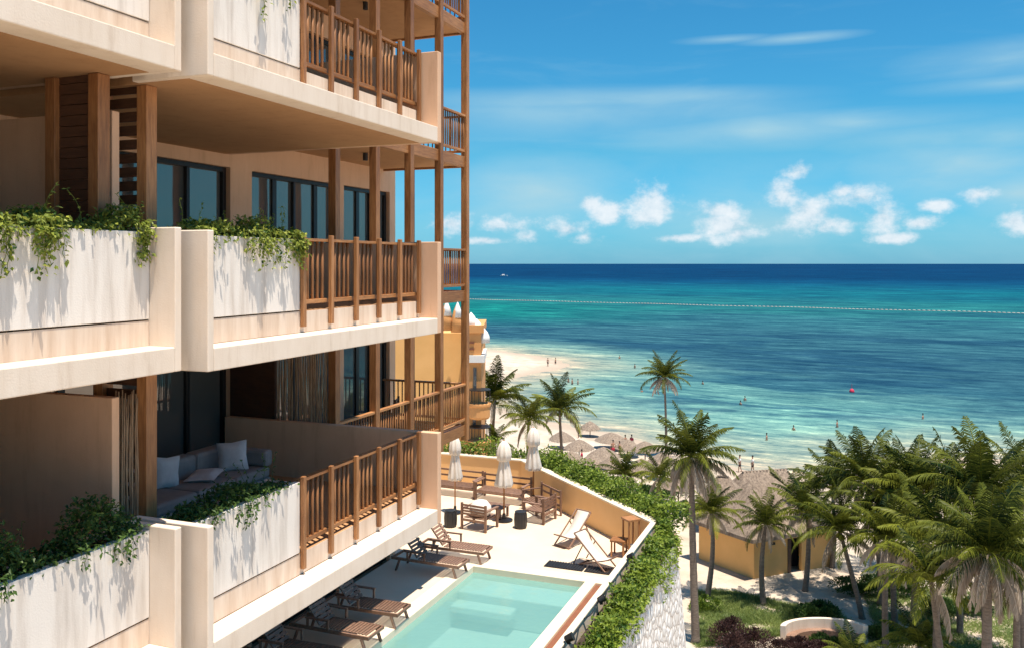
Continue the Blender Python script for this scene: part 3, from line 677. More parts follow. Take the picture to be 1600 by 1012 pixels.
q.box((PX0-.35,PY0-.3,DECK-.3),(PX0,PY1+.35,zt)).box((PX0,PY1,DECK-.3),(-5.40,PY1+.35,zt)).box((PX1,PY0-.3,DECK-.3),(PX1+.26,PY1,zt)).box((PX0,PY0-.3,DECK-.3),(PX1,PY0,zt))
q.build('coping', M['coping'], pool, bevel=.012)
MB().box((PX1+.262,PY0-.3,DECK-.3),(-5.40,PY1-.002,DECK-.03)).build('overflow_channel', M['terracotta'], pool)
# drainage mat by the pool
mt = thing('pool_grate', 'pair of black slatted mats lying beyond the pool', 'mat', (-6.2, 21.2, DECK))
for i in range(2):
    mb = MB(); x0 = -7.30+1.06*i
    mb.box((x0,20.98,DECK+.004),(x0+1.02,21.42,DECK+.02))
    for j in range(14): mb.box((x0+.02+.072*j,20.99,DECK+.0205),(x0+.05+.072*j,21.41,DECK+.035))
    mb.build('panel', M['black'], mt)

# loungers
def make_lounger():
    rt = thing('sun_lounger', '', 'sun lounger', (0,0,0))
    MB().box((-.95,-.31,.27),(.95,-.27,.34)).box((-.95,.27,.27),(.95,.31,.34)).box((.91,-.268,.275),(.95,.268,.335)).box((-.95,-.268,.275),(-.91,.268,.335)).build('frame', M['teak'], rt, False, bevel=.005)
    mb = MB()
    for i in range(15): mb.box((-.20+.074*i,-.265,.345),(-.148+.074*i,.265,.363))
    mb.build('seat', M['teak'], rt, False)
    A = Matrix.Translation((-.22,0,.36)) @ Matrix.Rotation(R(52), 4, 'Y'); mb = MB()
    for i in range(9): mb.box((-.80+.09*i,-.27,0),(-.735+.09*i,.27,.018), A)
    mb.box((-.80,-.24,-.03),(-.02,-.20,-.001), A).box((-.80,.20,-.03),(-.02,.24,-.001), A)
    mb.build('backrest', M['teak'], rt, False)
    for x, s in ((.78,-1),(-.72,1)):
        for y in (-.29,.29): MB().bar((x,y,.27),(x+.10*-s,y,0),.06,.04).build('leg', M['teak'], rt, False)
    for y in (-.34,.34):
        MB().box((-.50,y-.03,.52),(.05,y+.03,.55)).bar((.02,y,.52),(.02,y,.34),.04).bar((-.46,y,.52),(-.46,y,.34),.04).build('armrest', M['teak'], rt, False)
    return rt
LG = 'timber sun loungers beside the pool'
lo = make_lounger(); lo.location = (-9.68, 20.75, DECK); lo['label'] = 'timber sun lounger farthest along the pool, nearest the terrace furniture'; lo['group'] = LG
dup(lo, (-9.85, 19.65, DECK), R(-2), 'sunlit timber lounger second from the terrace furniture', LG)
dup(lo, (-9.84, 16.5, DECK), R(1), 'timber lounger third from the terrace furniture, in half shade', LG)
dup(lo, (-9.82, 15.32, DECK), R(-1), 'timber lounger nearest the bottom edge, in the balcony shade', LG)
dup(lo, (-10.05, 14.1, DECK), R(2), 'mostly hidden lounger with only its raised back showing in the shade', LG)

# slatted bench and armchairs
def make_bench(name, Lx, label, group, n=None, cushion=False):
    rt = thing(name, label, 'bench' if Lx > 1 else 'armchair', (0,0,0), 0, group)
    h = Lx/2
    for x in (-h+.03, h-.03):
        MB().box((x-.03,-.36,0),(x+.03,-.30,.58)).build('leg', M['teak'], rt, False); MB().box((x-.03,.30,0),(x+.03,.36,.78)).build('leg', M['teak'], rt, False)
        MB().box((x-.045,-.38,.58),(x+.045,.30,.61)).build('armrest', M['teak'], rt, False)
    mb = MB()
    for i in range(7): mb.box((-h+.06,-.34+.092*i,.33),(h-.06,-.275+.092*i,.355))
    mb.box((-h+.06,-.36,.26),(h-.06,-.33,.329)).box((-h+.06,.33,.26),(h-.06,.36,.329)); mb.build('seat', M['teak'], rt, False)
    mb = MB()
    for z in ((.44,.52,.60,.69) if Lx < 1 else (.50,.69)): mb.box((-h+.06,.315,z),(h-.06,.345,z+.055))
    if Lx > 1: mb.box((-.035,.30,.356),(.035,.36,.745))
    mb.build('backrest', M['teak'], rt, False)
    if cushion:
        mb = MB(); mb.lathe([(.02,0),(.26,.03),(.33,.14),(.31,.28),(.19,.42),(.02,.47)], 18); mb.v = [(v[0], v[1]-.05, v[2]+.36) for v in mb.v]
        mb.build('cushion', M['fabric'], rt, False, smooth=True)
    return rt
BG = 'slatted timber benches by the ochre wall'
p = at_z(712, 800, DECK)
b1 = make_bench('slatted_bench', 1.75, 'slatted timber bench by the ochre wall, partly hidden behind the balcony', BG); b1.location = (-12.35, 26.55, DECK); b1.rotation_euler = (0,0,R(-2))
dup(b1, (-10.55, 26.35, DECK), R(-4), 'slatted timber bench in the middle of the row by the ochre wall', BG)
dup(b1, (-8.95, 25.55, DECK), R(-42), 'slatted timber bench set diagonally beside the ochre wall', BG).scale = (.72,1,1)
ac = make_bench('slatted_armchair', .86, 'slatted armchair with round white cushion, its back to the camera', 'slatted timber armchairs', cushion=True)
p = at_z(744, 828, DECK); ac.location = (p.x, p.y+.25, DECK); ac.rotation_euler = (0,0,R(180-8))
a2 = make_bench('slatted_armchair', .80, 'slatted armchair at the right end facing the benches', 'slatted timber armchairs')
p = at_z(840, 815, DECK); a2.location = (p.x, p.y+.2, DECK); a2.rotation_euler = (0,0,R(-100))
# low coffee table among benches
tb = thing('low_table', 'low slatted timber table between the benches and the white cushioned armchair', 'table', at_z(765, 806, DECK), R(-5))
mb = MB()
for i in range(9): mb.box((-.55,-.32+.072*i,.33),(.55,-.265+.072*i,.355))
mb.build('tabletop', M['teak'], tb, False)
for x in (-.48,.48):
    for y in (-.26,.26): MB().box((x-.03,y-.03,0),(x+.03,y+.03,.329)).build('leg', M['teak'], tb, False)
# black drum stools
ds = thing('drum_stool', 'black drum stool to the left of the cushioned armchair', 'stool', at_z(704, 822, DECK), 0, 'black drum stools')
MB().lathe([(.16,0),(.18,.06),(.19,.25),(.18,.42),(.165,.46)], 28, mod=lambda t, z: 1+.03*math.cos(14*t)).build('body', M['black'], ds, False)
MB().lathe([(.17,0),(.17,.03)], 24, (0,0,.461)).build('top', M['black'], ds, False, bevel=.004)
dup(ds, at_z(813.5, 824, DECK), 0, 'black drum stool in front of the right-end armchair', 'black drum stools')
# closed parasols
def make_parasol():
    rt = thing('closed_parasol', '', 'parasol', (0,0,0))
    MB().lathe([(.22,0),(.22,.05),(.05,.07),(.04,.22)], 16).build('base', M['frame'], rt, False)
    MB().tube([(0,0,.2),(0,0,2.42)], .022, 10).build('pole', M['wood'], rt, False, smooth=True)
    md = lambda t, z: 1+.20*math.cos(8*t+z*1.2)+.06*math.sin(13*t)
    MB().lathe([(.13,1.02),(.19,1.04),(.20,1.12),(.15,1.45),(.105,1.75),(.12,1.82),(.10,1.86)], 48, mod=md).build('canopy', M['fabric'], rt, False, smooth=True)
    MB().lathe([(.12,1.80),(.17,1.84),(.18,2.0),(.15,2.2),(.10,2.32),(.03,2.40)], 40, mod=lambda t, z: 1+.12*math.cos(8*t+.4)).build('canopy_top', M['fabric'], rt, False, smooth=True)
    MB().lathe([(.105,1.62),(.11,1.66)], 20).build('strap', M['fabric'], rt, False)
    return rt
PG = 'closed cream parasols on the terrace'
pa = make_parasol(); pa.location = at_z(711, 801, DECK); pa['label'] = 'closed cream parasol standing nearest the balcony end wall'; pa['group'] = PG
dup(pa, at_z(787.5, 813, DECK), R(40), 'closed cream parasol in the middle, standing lowest in the photo', PG, (1.2,1.2,1))
dup(pa, at_z(833.5, 783, DECK), R(80), 'closed cream parasol rightmost, in front of the bending ochre wall', PG, (1.15,1.15,1))
# sling deck chairs
def make_sling(fold=1.0):
    rt = thing('deck_chair', '', 'deck chair', (0,0,0))
    mb = MB()
    for y in (-.28,.28): mb.bar((.55,y,.02),(-.55,y,.98),.04,.03)
    mb.bar((-.55,-.28,.98),(-.55,.28,.98),.035).bar((.55,-.28,.03),(.55,.28,.03),.035); mb.build('back_frame', M['teak'], rt, False)
    mb = MB()
    for y in (-.24,.24): mb.bar((.62,y,.40),(-.42,y,.02),.04,.03)
    mb.bar((.62,-.24,.40),(.62,.24,.40),.035).bar((-.42,-.24,.03),(-.42,.24,.03),.035); mb.build('seat_frame', M['teak'], rt, False)
    mb = MB()
    for y in (-.31,.31): mb.bar((-.22,y,.68),(-.55,y,.04),.03,.025)
    mb.build('prop_leg', M['teak'], rt, False)
    vs = []; n = 14
    for i in range(n+1):
        q = i/n; x = .62*(1-q)-.55*q; z = .40*(1-q)+.98*q-.42*math.sin(math.pi*q)*(1-.35*q)
        for y in (-.22,.22): vs.append((x,y,z)); vs.append((x,y,z+.012))
    fs = []
    for i in range(n):
        a = 4*i; fs += [(a,a+4,a+6,a+2),(a+1,a+3,a+7,a+5),(a,a+1,a+5,a+4),(a+2,a+6,a+7,a+3)]
    MB().add(vs, fs).build('sling', M['fabric'], rt, False, smooth=True)
    return rt
dc = make_sling(); dc.location = at_z(895, 848, DECK); dc.scale = (.88,.9,.82); dc.rotation_euler = (0,0,R(-112)); dc['label'] = 'white sling deck chair with its fabric facing the camera'; dc['group'] = 'white sling deck chairs'
dup(dc, at_z(930, 884, DECK), R(-20), 'white sling deck chair turned sideways near the black mats', 'white sling deck chairs')
# floor lantern
ln = thing('floor_lantern', 'brown timber lantern in the far corner of the terrace', 'lantern', (-5.42, 22.6, DECK), R(-45))
mb = MB()
for x in (-.15,.15):
    for y in (-.15,.15): mb.box((x-.02,y-.02,0),(x+.02,y+.02,.95))
mb.box((-.19,-.19,.951),(.19,.19,1.0)).box((-.17,-.17,.06),(.17,.17,.10)); mb.build('frame', M['wood'], ln, False)
MB().lathe([(.06,0),(.06,.2)], 14, (0,0,.101)).build('candle', M['white'], ln, False)
st = thing('side_table', 'small brown side table beside the corner lantern', 'table', (-5.72, 22.5, DECK))
MB().box((-.2,-.2,.40),(.2,.2,.44)).build('tabletop', M['wood'], st, False)
for x in (-.16,.16):
    for y in (-.16,.16): MB().box((x-.02,y-.02,0),(x+.02,y+.02,.399)).build('leg', M['wood'], st, False)
# spotlights fixed on the parapet cap, cable
def spot(label, loc, rz):
    rt = thing('spotlight', label, 'spotlight', loc, rz, 'black garden spotlights'); rt.scale = (.72,.72,.72)
    MB().box((-.04,-.04,0),(.04,.04,.08)).build('bracket', M['black'], rt, False)
    mb = MB(); A = Matrix.Translation((0,0,.14)) @ Matrix.Rotation(R(60),4,'Y'); mb.lathe([(.07,-.10),(.09,-.08),(.10,.10),(.11,.12)], 16); mb.v = [tuple(A@Vector(v)) for v in mb.v]; mb.build('lamp_head', M['black'], rt, False)
spot('black spotlight on the parapet near the deck chairs', (-4.66, 19.35, ZW-.02), 0)
spot('black spotlight on the parapet at the bottom edge of the photo', (-4.66, 14.75, ZW-.02), R(10))
spot('small black spotlight halfway along the parapet', (-4.66, 16.9, ZW-.1), R(30))
cbm = MB(); pts = []
for i in range(60):
    y = 13.2+i*.105; pts.append((-4.70+.035*math.sin(i*.7)+.02*math.sin(i*.23), y, ZW-.03+.012*math.sin(i*1.3)))
cbm.tube(pts, .012, 6); tag(cbm.build('power_cable', M['black']), 'thin black cable running along the outer edge of the parapet', 'cable')

# hedges
def foliage(mb, r, n, fn, size=.09, up=.5):
    for _ in range(n):
        p, tn = fn(r)
        d = Vector((r.gauss(0,1), r.gauss(0,1), r.gauss(up,.7))); nn_ = Vector((r.gauss(0,.6), r.gauss(0,.6), 1))
        mb.leaf(Vector(p), d, nn_, size*r.uniform(.6,1.3), size*r.uniform(.4,.7), min(1, max(0, tn)))
hg = thing('hedge', 'green hedge growing behind the bending ochre wall', 'hedge', (-9, 26.5, -7))
mb = MB(); rr = random.Random(3)
def hf(r):
    q = r.random()*1.45
    if q < 1: a = Vector((-4.3,22.9)).lerp(Vector((-10.0,28.45)), q)
    else: a = Vector((-10.0,28.45)).lerp(Vector((-16,28.55)), (q-1)/.45)
    h = .48+.16*math.sin(q*23)+.12*math.sin(q*61+1)
    ang = r.uniform(0, math.pi*2); rad = r.random()**.5
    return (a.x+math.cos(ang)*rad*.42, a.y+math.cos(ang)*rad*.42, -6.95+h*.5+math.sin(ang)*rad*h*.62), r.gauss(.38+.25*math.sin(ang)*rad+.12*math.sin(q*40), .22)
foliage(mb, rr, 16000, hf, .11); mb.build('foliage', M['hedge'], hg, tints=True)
MB().tube([(-4.4,23.0,-6.95),(-10.0,28.45,-6.95),(-16,28.6,-6.95)], .03, 6).build('stem', M['stick'], hg)
hg = thing('hanging_hedge', 'leafy hedge cascading over the rough white stone wall beside the parapet', 'hedge', (-4.2, 18, -7))
mb = MB()
def hf2(r):
    y = r.uniform(9, 23.1); q = r.random()
    if r.random() < .14:
        return (r.uniform(-4.55,-4.08), min(y, 21.9), -6.99+r.random()*.12), r.gauss(.35,.22)
    w_ = .5+.12*math.sin(y*2.1)+.08*math.sin(y*5.3+1)
    if q < .84:
        x = -4.62+r.random()**.8*.66*(w_+.14); z = -6.98+r.random()*.26*(1+.5*math.sin(y*3.7))
        if y < 17.5 and x < -4.35 and r.random() < .8: x += .3
    else:
        h = r.random()**1.4; x = X2+r.uniform(.0,.16)*(1-.4*h); z = -6.95-h*max(.12,(.28+.25*math.sin(y*1.9)+.2*math.sin(y*4.7+2)+(.55 if y > 20 else 0))); 
    if y > 22: x -= (y-22)*.35
    return (x, y, z), r.gauss(.42+.16*math.sin(y*6.1), .26)+(.25 if q > .6 else 0)
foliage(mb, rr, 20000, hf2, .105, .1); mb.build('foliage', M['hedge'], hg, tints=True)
MB().tube([(-4.2,9,-6.98),(-4.2,16,-6.98),(-4.25,22.6,-6.98)], .03, 6).build('stem', M['stick'], hg)

# ------------------------------------------------------------------ neighbouring hotel
nb = thing('neighbour_hotel', 'orange and ochre hotel tower with white finials beyond the timber veranda', 'building', at_d(715, 895, 60))
def frame_box(mb, pxa, pxb, pya, pyb, d, dep):     # block facing the camera direction, real depth behind
    a = at_d(pxa, pya, d); b = at_d(pxb, pyb, d); q = FW*dep
    z1, z0 = a.z, b.z
    vs = [(a.x,a.y,z0),(b.x,b.y,z0),(b.x+q.x,b.y+q.y,z0),(a.x+q.x,a.y+q.y,z0),(a.x,a.y,z1),(b.x,b.y,z1),(b.x+q.x,b.y+q.y,z1),(a.x+q.x,a.y+q.y,z1)]
    return mb.add(vs, ((0,1,2,3),(7,6,5,4),(0,4,5,1),(1,5,6,2),(2,6,7,3),(3,7,4,0)))
frame_box(MB(), 560, 733, 520, 900, 60, 14).build('wall', M['ochre'], nb)
frame_box(MB(), 730, 752, 515, 900, 58.5, 9).build('tower', M['orange'], nb)
frame_box(MB(), 726, 757, 555, 566, 58.3, 5).build('cornice', M['white'], nb)
frame_box(MB(), 728, 756, 508, 520, 58.4, 6).build('cornice', M['orange'], nb)
for (px, py) in ((697,472),(714,475),(736,488),(745,498),(756,512)):
    t_ = at_d(px, py, 59); mb = MB(); L = 1.9 if px < 720 else 1.0
    mb.lathe([(.42,-L),(.40,-L*.6),(.26,-L*.28),(.06,-.05),(.02,0)], 12, tuple(t_)); fz = mb.build('finial', M['orange'] if px < 720 else M['white'], nb, smooth=True)
    if px < 720: MB().lathe([(.36,-L*.48),(.22,-L*.2),(.05,.08),(.01,.14)], 12, (t_.x+.05, t_.y, t_.z)).build('cap', M['white'], fz, smooth=True)
for i, (py, hh) in enumerate(((632, 28), (690, 30))):
    c = at_d(749, py, 58); mb = MB(); mb.lathe([(.62,-.9),(.72,-.75),(.72,-.1),(.78,0),(.78,.12)], 18, (c.x, c.y, c.z)); bal = mb.build('balcony', M['orange'], nb, smooth=False)
    mb = MB()
    for k in range(16): mb.tube([(c.x+.72*math.cos(k*.39), c.y+.72*math.sin(k*.39), c.z+.12),(c.x+.72*math.cos(k*.39), c.y+.72*math.sin(k*.39), c.z+1.0)], .02, 4)
    mb.lathe([(.75,1.0),(.75,1.05)], 18, tuple(c)); mb.build('railing', M['frame'], bal)
for (px, py) in ((742,590),(741,650)):
    frame_box(MB(), px-2.5, px+2.5, py-16, py+16, 58.45, .2).build('window', M['glass'], nb)
for (px, py) in ((737,535),(737,545)): frame_box(MB(), px-4, px+4, py-1.6, py+1.6, 58.42, .2).build('vent', M['terracotta'], nb)

# ------------------------------------------------------------------ palms
def crown_mesh(seed, nf=22, L=3.3, dead=0, yel=.3, nl=40):
    r = random.Random(seed); g = MB(); dd = MB()
    tot = nf+dead
    for i in range(tot):
        isdead = i >= nf
        azm = i*2.39996+r.uniform(-.25,.25)
        q = i/max(1, nf-1) if not isdead else 1
        e0 = R(84)-q*R(82)+r.gauss(0,R(7)) if not isdead else R(r.uniform(-45,-5))
        droop = R(r.uniform(60,95))*(.55+.55*q) if not isdead else R(r.uniform(50,80))
        ln = L*r.uniform(.85,1.1)*(1 if not isdead else .8)
        mb = dd if isdead else g
        tb_ = (r.gauss(.22+yel*q*.9, .13)) if not isdead else r.uniform(.2,.8)
        p = Vector((math.cos(azm)*.08, math.sin(azm)*.08, -.05*q)); pts = [p]; n = 12
        h = Vector((math.cos(azm), math.sin(azm), 0)); side0 = Vector((-math.sin(azm), math.cos(azm), 0)); twist = r.uniform(-.35,.35)
        for k in range(n):
            e = e0-droop*((k+.5)/n)**1.3; p = p+(h*math.cos(e)+Vector((0,0,math.sin(e))))*(ln/n)+side0*twist*.03; pts.append(p)
        mb.tube(pts, [.035*(1-.8*k/n)+.006 for k in range(n+1)], 4, False, min(1, tb_+.35))
        for k in range(nl):
            s_ = (k+.6)/nl; s_ = .10+.90*s_; f = s_*n; a = min(int(f), n-1); pt = pts[a].lerp(pts[a+1], f-a); dr = (pts[a+1]-pts[a]).normalized()
            up = side0.cross(dr).normalized()
            if up.z < 0: up = -up
            ll = ln*.25*(math.sin(math.pi*min(1, s_*.82+.16))**.7)*r.uniform(.85,1.1)
            for sg in (-1, 1):
                dirv = (side0*sg*1.0+dr*(.55+.75*s_)+up*(.30 if not isdead else -.6)-Vector((0,0,.62 if not isdead else 1.3))+Vector((r.gauss(0,.10),r.gauss(0,.10),r.gauss(0,.10)))).normalized()
                mid = pt+dirv*ll*.55; d2 = (dirv-Vector((0,0,r.uniform(.5,1.5) if not isdead else 1.2))).normalized(); tip = mid+d2*ll*.45
                wv = dr.cross(Vector((0,0,1))); wv = (dr*.8+up*.15).normalized(); W = .030*L/3
                ti = min(1, max(0, tb_+r.gauss(0,.10)+.12*(s_-.5)))
                mb.add((pt-wv*W*.6, pt+wv*W*.6, mid+wv*W, mid-wv*W, tip), ((0,1,2,3),(3,2,4)), ti)
    return g, dd
proto = []
for sd_, nf, dead, yel in ((1,22,2,.05),(2,23,9,.20),(3,20,5,.45),(4,26,20,.20),(5,18,1,.65),(6,24,5,.0)):
    g, dd = crown_mesh(sd_, nf+3, 3.3, dead, yel)
    og = g.build('crown', M['palm'], None, tints=True); od = dd.build('dead_fronds', M['palmdead'], None, tints=True) if dd.v else None
    proto.append((og.data, od.data if od else None)); bpy.data.objects.remove(og)
    if od: bpy.data.objects.remove(od)
nut = MB(); rn = random.Random(9)
for i in range(9):
    a = rn.uniform(0,6.3); c = (math.cos(a)*.17, math.sin(a)*.17, rn.uniform(-.42,-.18)); nut.lathe([(.01,-.13),(.08,-.10),(.11,0),(.08,.09),(.01,.12)], 8, c, tint=rn.uniform(.6,1))
on = nut.build('coconuts', M['palm'], None, tints=True, smooth=True); nutme = on.data; bpy.data.objects.remove(on)
GP = 'coconut palms around the beach garden'
def palm(px, py, d, label, kind, size=1.0, basepx=None, lean=.3, rot=None, r0=.17, nuts=True):
    top = at_d(px, py, d)
    if basepx: base = at_d(basepx, HY, d); 
    else: base = top+Vector((U(-lean,lean), U(-lean,lean), 0))
    sd = shore_sd(base.x, base.y); gz = zland(base.x, base.y, sd)-.05
    rt = thing('coconut_palm', label, 'palm tree', (base.x, base.y, gz), 0, GP)
    pts = []; n = 12; wob = U(-.2,.2)
    for i in range(n+1):
        q = i/n; qq = q**1.4; pts.append(Vector((base.x+(top.x-base.x)*qq+wob*math.sin(q*math.pi), base.y+(top.y-base.y)*qq, gz+(top.z-gz)*q)))
    m2 = MB(); vs = []; 
    P = []; Rr = []
    for i in range(n*3+1):
        q = i/(n*3); f = q*n; a = min(int(f), n-1); P.append(pts[a].lerp(pts[a+1], f-a)); Rr.append(r0*(1.0-.42*q)*(1.35 if i == 0 else 1)*(1+.06*(i % 2)))
    m2.tube(P, Rr, 9); m2.build('trunk', M['trunk'], rt, smooth=True)
    g, dd = proto[kind]
    rz = rot if rot is not None else U(0,6.28)
    for nm, me in (('crown', g), ('dead_fronds', dd), ('coconuts', nutme if nuts and size > .75 else None)):
        if me is None: continue
        o = bpy.data.objects.new(nm, me); COL.objects.link(o); o.parent = rt; o.location = top-rt.location; o.rotation_euler = (U(-.08,.08), U(-.08,.08), rz); o.scale = (size,)*3
palm(1080, 712, 45, 'tall palm with hanging dry fronds beside the rough white stone wall', 3, .86, 1087, rot=.4, r0=.22)
palm(1038, 588, 97, 'tall slim lone palm standing out against the sea', 1, .95, 1041, r0=.16)
palm(874, 640, 74, 'palm behind the rightmost closed parasol, before the shallow bay', 0, 1.0, 882)
palm(774, 622, 72, 'palm right beside the orange hotel tower', 0, 1.05, 770)
palm(826, 655, 70, 'yellowish palm between two darker palms behind the parasols', 4, .85, 826)
palm(772, 690, 68, 'low light-green palm at the foot of the orange tower', 4, .6, 772, nuts=False)
palm(975, 742, 60, 'low dark bushy palm behind the hedge', 5, .62, 975, nuts=False)
palm(1030, 745, 56, 'drooping pale palm just left of the palm beside the stone wall', 4, .6, 1030, nuts=False)
palm(1112, 800, 51, 'small palm with drooping fronds at the left corner of the thatched hut', 2, .66, 1105, nuts=False)
palm(1197, 818, 50, 'small palm in front of the hut corner', 5, .62, 1193, nuts=False)
palm(1262, 800, 52, 'palm in front of the hut doorway', 2, .82, 1258)
palm(1312, 828, 48, 'palm with trunk leaning to the left on the open sand', 0, .9, 1347, r0=.16)
palm(1352, 750, 50, 'tall dark palm at the middle of the right-hand grove', 5, 1.0, 1375)
palm(1300, 762, 56, 'dark palm behind the thatched hut', 0, .95, 1300)
palm(1236, 790, 58, 'palm rising over the thatched roof', 2, .85, 1240)
palm(1432, 770, 46, 'yellow-green palm between the two dark palms of the grove', 2, 1.0, 1425)
palm(1422, 752, 55, 'palm with upright spear-like fronds at the back of the grove', 0, .95, 1440)
palm(1535, 775, 40, 'broad dark palm against the sea at the right', 5, 1.08, 1545)
palm(1480, 768, 46, 'dark palm directly left of the broadest right-hand palm', 0, 1.0, 1500)
palm(1597, 770, 42, 'palm cut by the right edge of the photo', 1, 1.0, 1600)
palm(1545, 862, 33, 'near palm with shaggy grey dead fronds and a thick trunk', 3, .90, 1549, rot=2.0, r0=.24)
palm(1472, 850, 39, 'palm with arching yellow fronds left of the thick-trunked palm', 2, 1.05, 1462)
palm(1388, 842, 43, 'mid-height palm over the shaded garden path', 1, .85, 1385)
palm(1455, 905, 36, 'short palm whose fronds droop over the garden', 4, .85, 1490, nuts=False)
palm(1590, 880, 34, 'palm behind the thick trunk at the right edge', 1, .9, 1592)
palm(1437, 1008, 40, 'young palm sprouting near the curved garden bench', 4, .62, 1437, nuts=False)
palm(1335, 1030, 38, 'young feathery palm at the bottom edge below the bench', 4, .5, 1335, nuts=False)
palm(1392, 800, 47, 'dark slender palm behind the mid-height palm', 5, .9, 1398)

# ------------------------------------------------------------------ hut, thatched roofs
def thatch_roof(mb, pts_eave, ridge_a, ridge_b, thick=.22):
    # hip roof: eave polygon (4 pts), ridge of two points
    e = [Vector(p) for p in pts_eave]; a = Vector(ridge_a); b = Vector(ridge_b); dn = Vector((0,0,-thick))
    n = 10; 
    faces = [(e[0],e[1],b,a),(e[1],e[2],b,b),(e[2],e[3],a,b),(e[3],e[0],a,a)]
    for (p,q,u,v) in faces:
        vs = []; 
        for j in range(n+1):
            s_ = j/n; l = p.lerp(v, s_); r_2 = q.lerp(u, s_); sag = -.12*math.sin(math.pi*s_)
            for i in range(n+1): 
                w_ = l.lerp(r_2, i/n); edge = .05*rnd.random() if 0 < i < n and 0 < j < n else 0
                vs.append(w_+Vector((0,0,sag+edge-(U(0,.10) if j == 0 else 0))))
        fs = [(j*(n+1)+i, j*(n+1)+i+1, (j+1)*(n+1)+i+1, (j+1)*(n+1)+i) for j in range(n) for i in range(n)]
        mb.add(vs, fs)
        mb.add([p, q, q+dn, p+dn], ((0,1,2,3),))
    mb.add([x+dn*.7 for x in e], ((3,2,1,0),))
    # ragged fringe of straw
    for k in range(4):
        p = e[k]; q = e[(k+1)%4]; L_ = (q-p).length
        for i in range(int(L_*14)):
            w_ = p.lerp(q, rnd.random()); l = U(.12,.36); s_ = Vector((U(-.04,.04),U(-.04,.04),0)); t_ = (q-p).normalized()*.03
            mb.add([w_+s_, w_+s_+t_, w_+s_+t_*.5+Vector((0,0,-l))], ((0,1,2),))
hut = thing('thatched_hut', 'ochre walled hut with a thatched roof and dark doorway in the palm garden', 'hut', at_z(1178, 905, GR))
c0 = at_z(1178, 905, GR); cl = at_z(1092, 872, GR); crr = at_z(1300, 884, GR)
ul = (cl-c0).normalized(); ur = (crr-c0).normalized(); Lw = (cl-c0).length; Rw = (crr-c0).length
P2 = lambda a, b, z: c0+ul*a+ur*b+Vector((0,0,z))
def wallq(a0,b0,a1,b1,z0,z1,name='wall',mat='ochre',par=None):
    vs = [P2(a,b,z) for z in (z0,z1) for (a,b) in ((a0,b0),(a0,b1),(a1,b1),(a1,b0))]
    return MB().add(vs, ((3,2,1,0),(4,5,6,7),(0,1,5,4),(1,2,6,5),(2,3,7,6),(3,0,4,7))).build(name, M[mat], par or hut)
wallq(0,0,Lw,.2,-.3,2.7); wallq(0,.2,.2,Rw*.42,-.3,2.7); wallq(0,Rw*.60,.2,Rw,-.3,2.7); wallq(0,Rw*.42,.2,Rw*.60,2.2,2.7); wallq(Lw-.2,.2,Lw,Rw,-.3,2.7); wallq(.2,Rw-.2,Lw-.2,Rw,-.3,2.7)
wallq(.9,Rw*.42-.6,.95,Rw*.6+.6,-.3,2.7,'doorway','shorts')
wallq(-.04,Rw*.42,.10,Rw*.42+.25,0,2.19,'door','dkwood')
wallq(-.10,Rw*.2,-.001,Rw*.2+.3,2.0,2.15,'lamp','frame')
ev = [P2(-.5,-.6,2.65), P2(-.5,Rw+.5,2.65), P2(Lw+.5,Rw+.5,2.65), P2(Lw+.5,-.6,2.65)]
mb = MB(); thatch_roof(mb, ev, P2(Lw*.5,Rw*.30,5.5), P2(Lw*.5,Rw*.62,5.5)); mb.build('roof', M['thatch'], hut)
def pavilion(label, px, py, d, ax, ay, hh, rz, ridge=.35):
    c = at_d(px, py, d); gz = zland(c.x, c.y, shore_sd(c.x, c.y))
    rt = thing('thatched_pavilion', label, 'pavilion', (c.x, c.y, gz), rz)
    zt_ = c.z-gz; ze = zt_-hh
    mb = MB(); thatch_roof(mb, [(-ax,-ay,ze),(ax,-ay,ze),(ax,ay,ze),(-ax,ay,ze)], (-ax*ridge,0,zt_), (ax*ridge,0,zt_)); mb.build('roof', M['thatch'], rt, False)
    for x in (-ax*.8, ax*.8):
        for y in (-ay*.8, ay*.8): MB().tube([(x,y,-.2),(x,y,ze+.15)], .09, 8).build('post', M['trunk'], rt, False)
    mb = MB()
    for i in range(14): mb.bar((-ax*ridge*1.05+2*ax*ridge*1.05*i/13,-.16,zt_-.05),(-ax*ridge*1.05+2*ax*ridge*1.05*i/13,.16,zt_-.05),.05)
    mb.build('ridge_pins', M['trunk'], rt, False)
pavilion('long thatched pavilion roof between the hut and the beach', 1195, 733, 66, 3.2, 2.0, 1.9, YAW+R(14), .55)
pavilion('thatched roof half hidden behind the hanging dry fronds', 1130, 742, 64, 1.8, 1.5, 1.5, YAW+R(-20), .2)
pavilion('grey thatched roof peeping out among the right-hand palms', 1400, 722, 70, 2.2, 1.6, 1.5, YAW+R(5), .3)
PAG = 'thatched parasols on the beach'
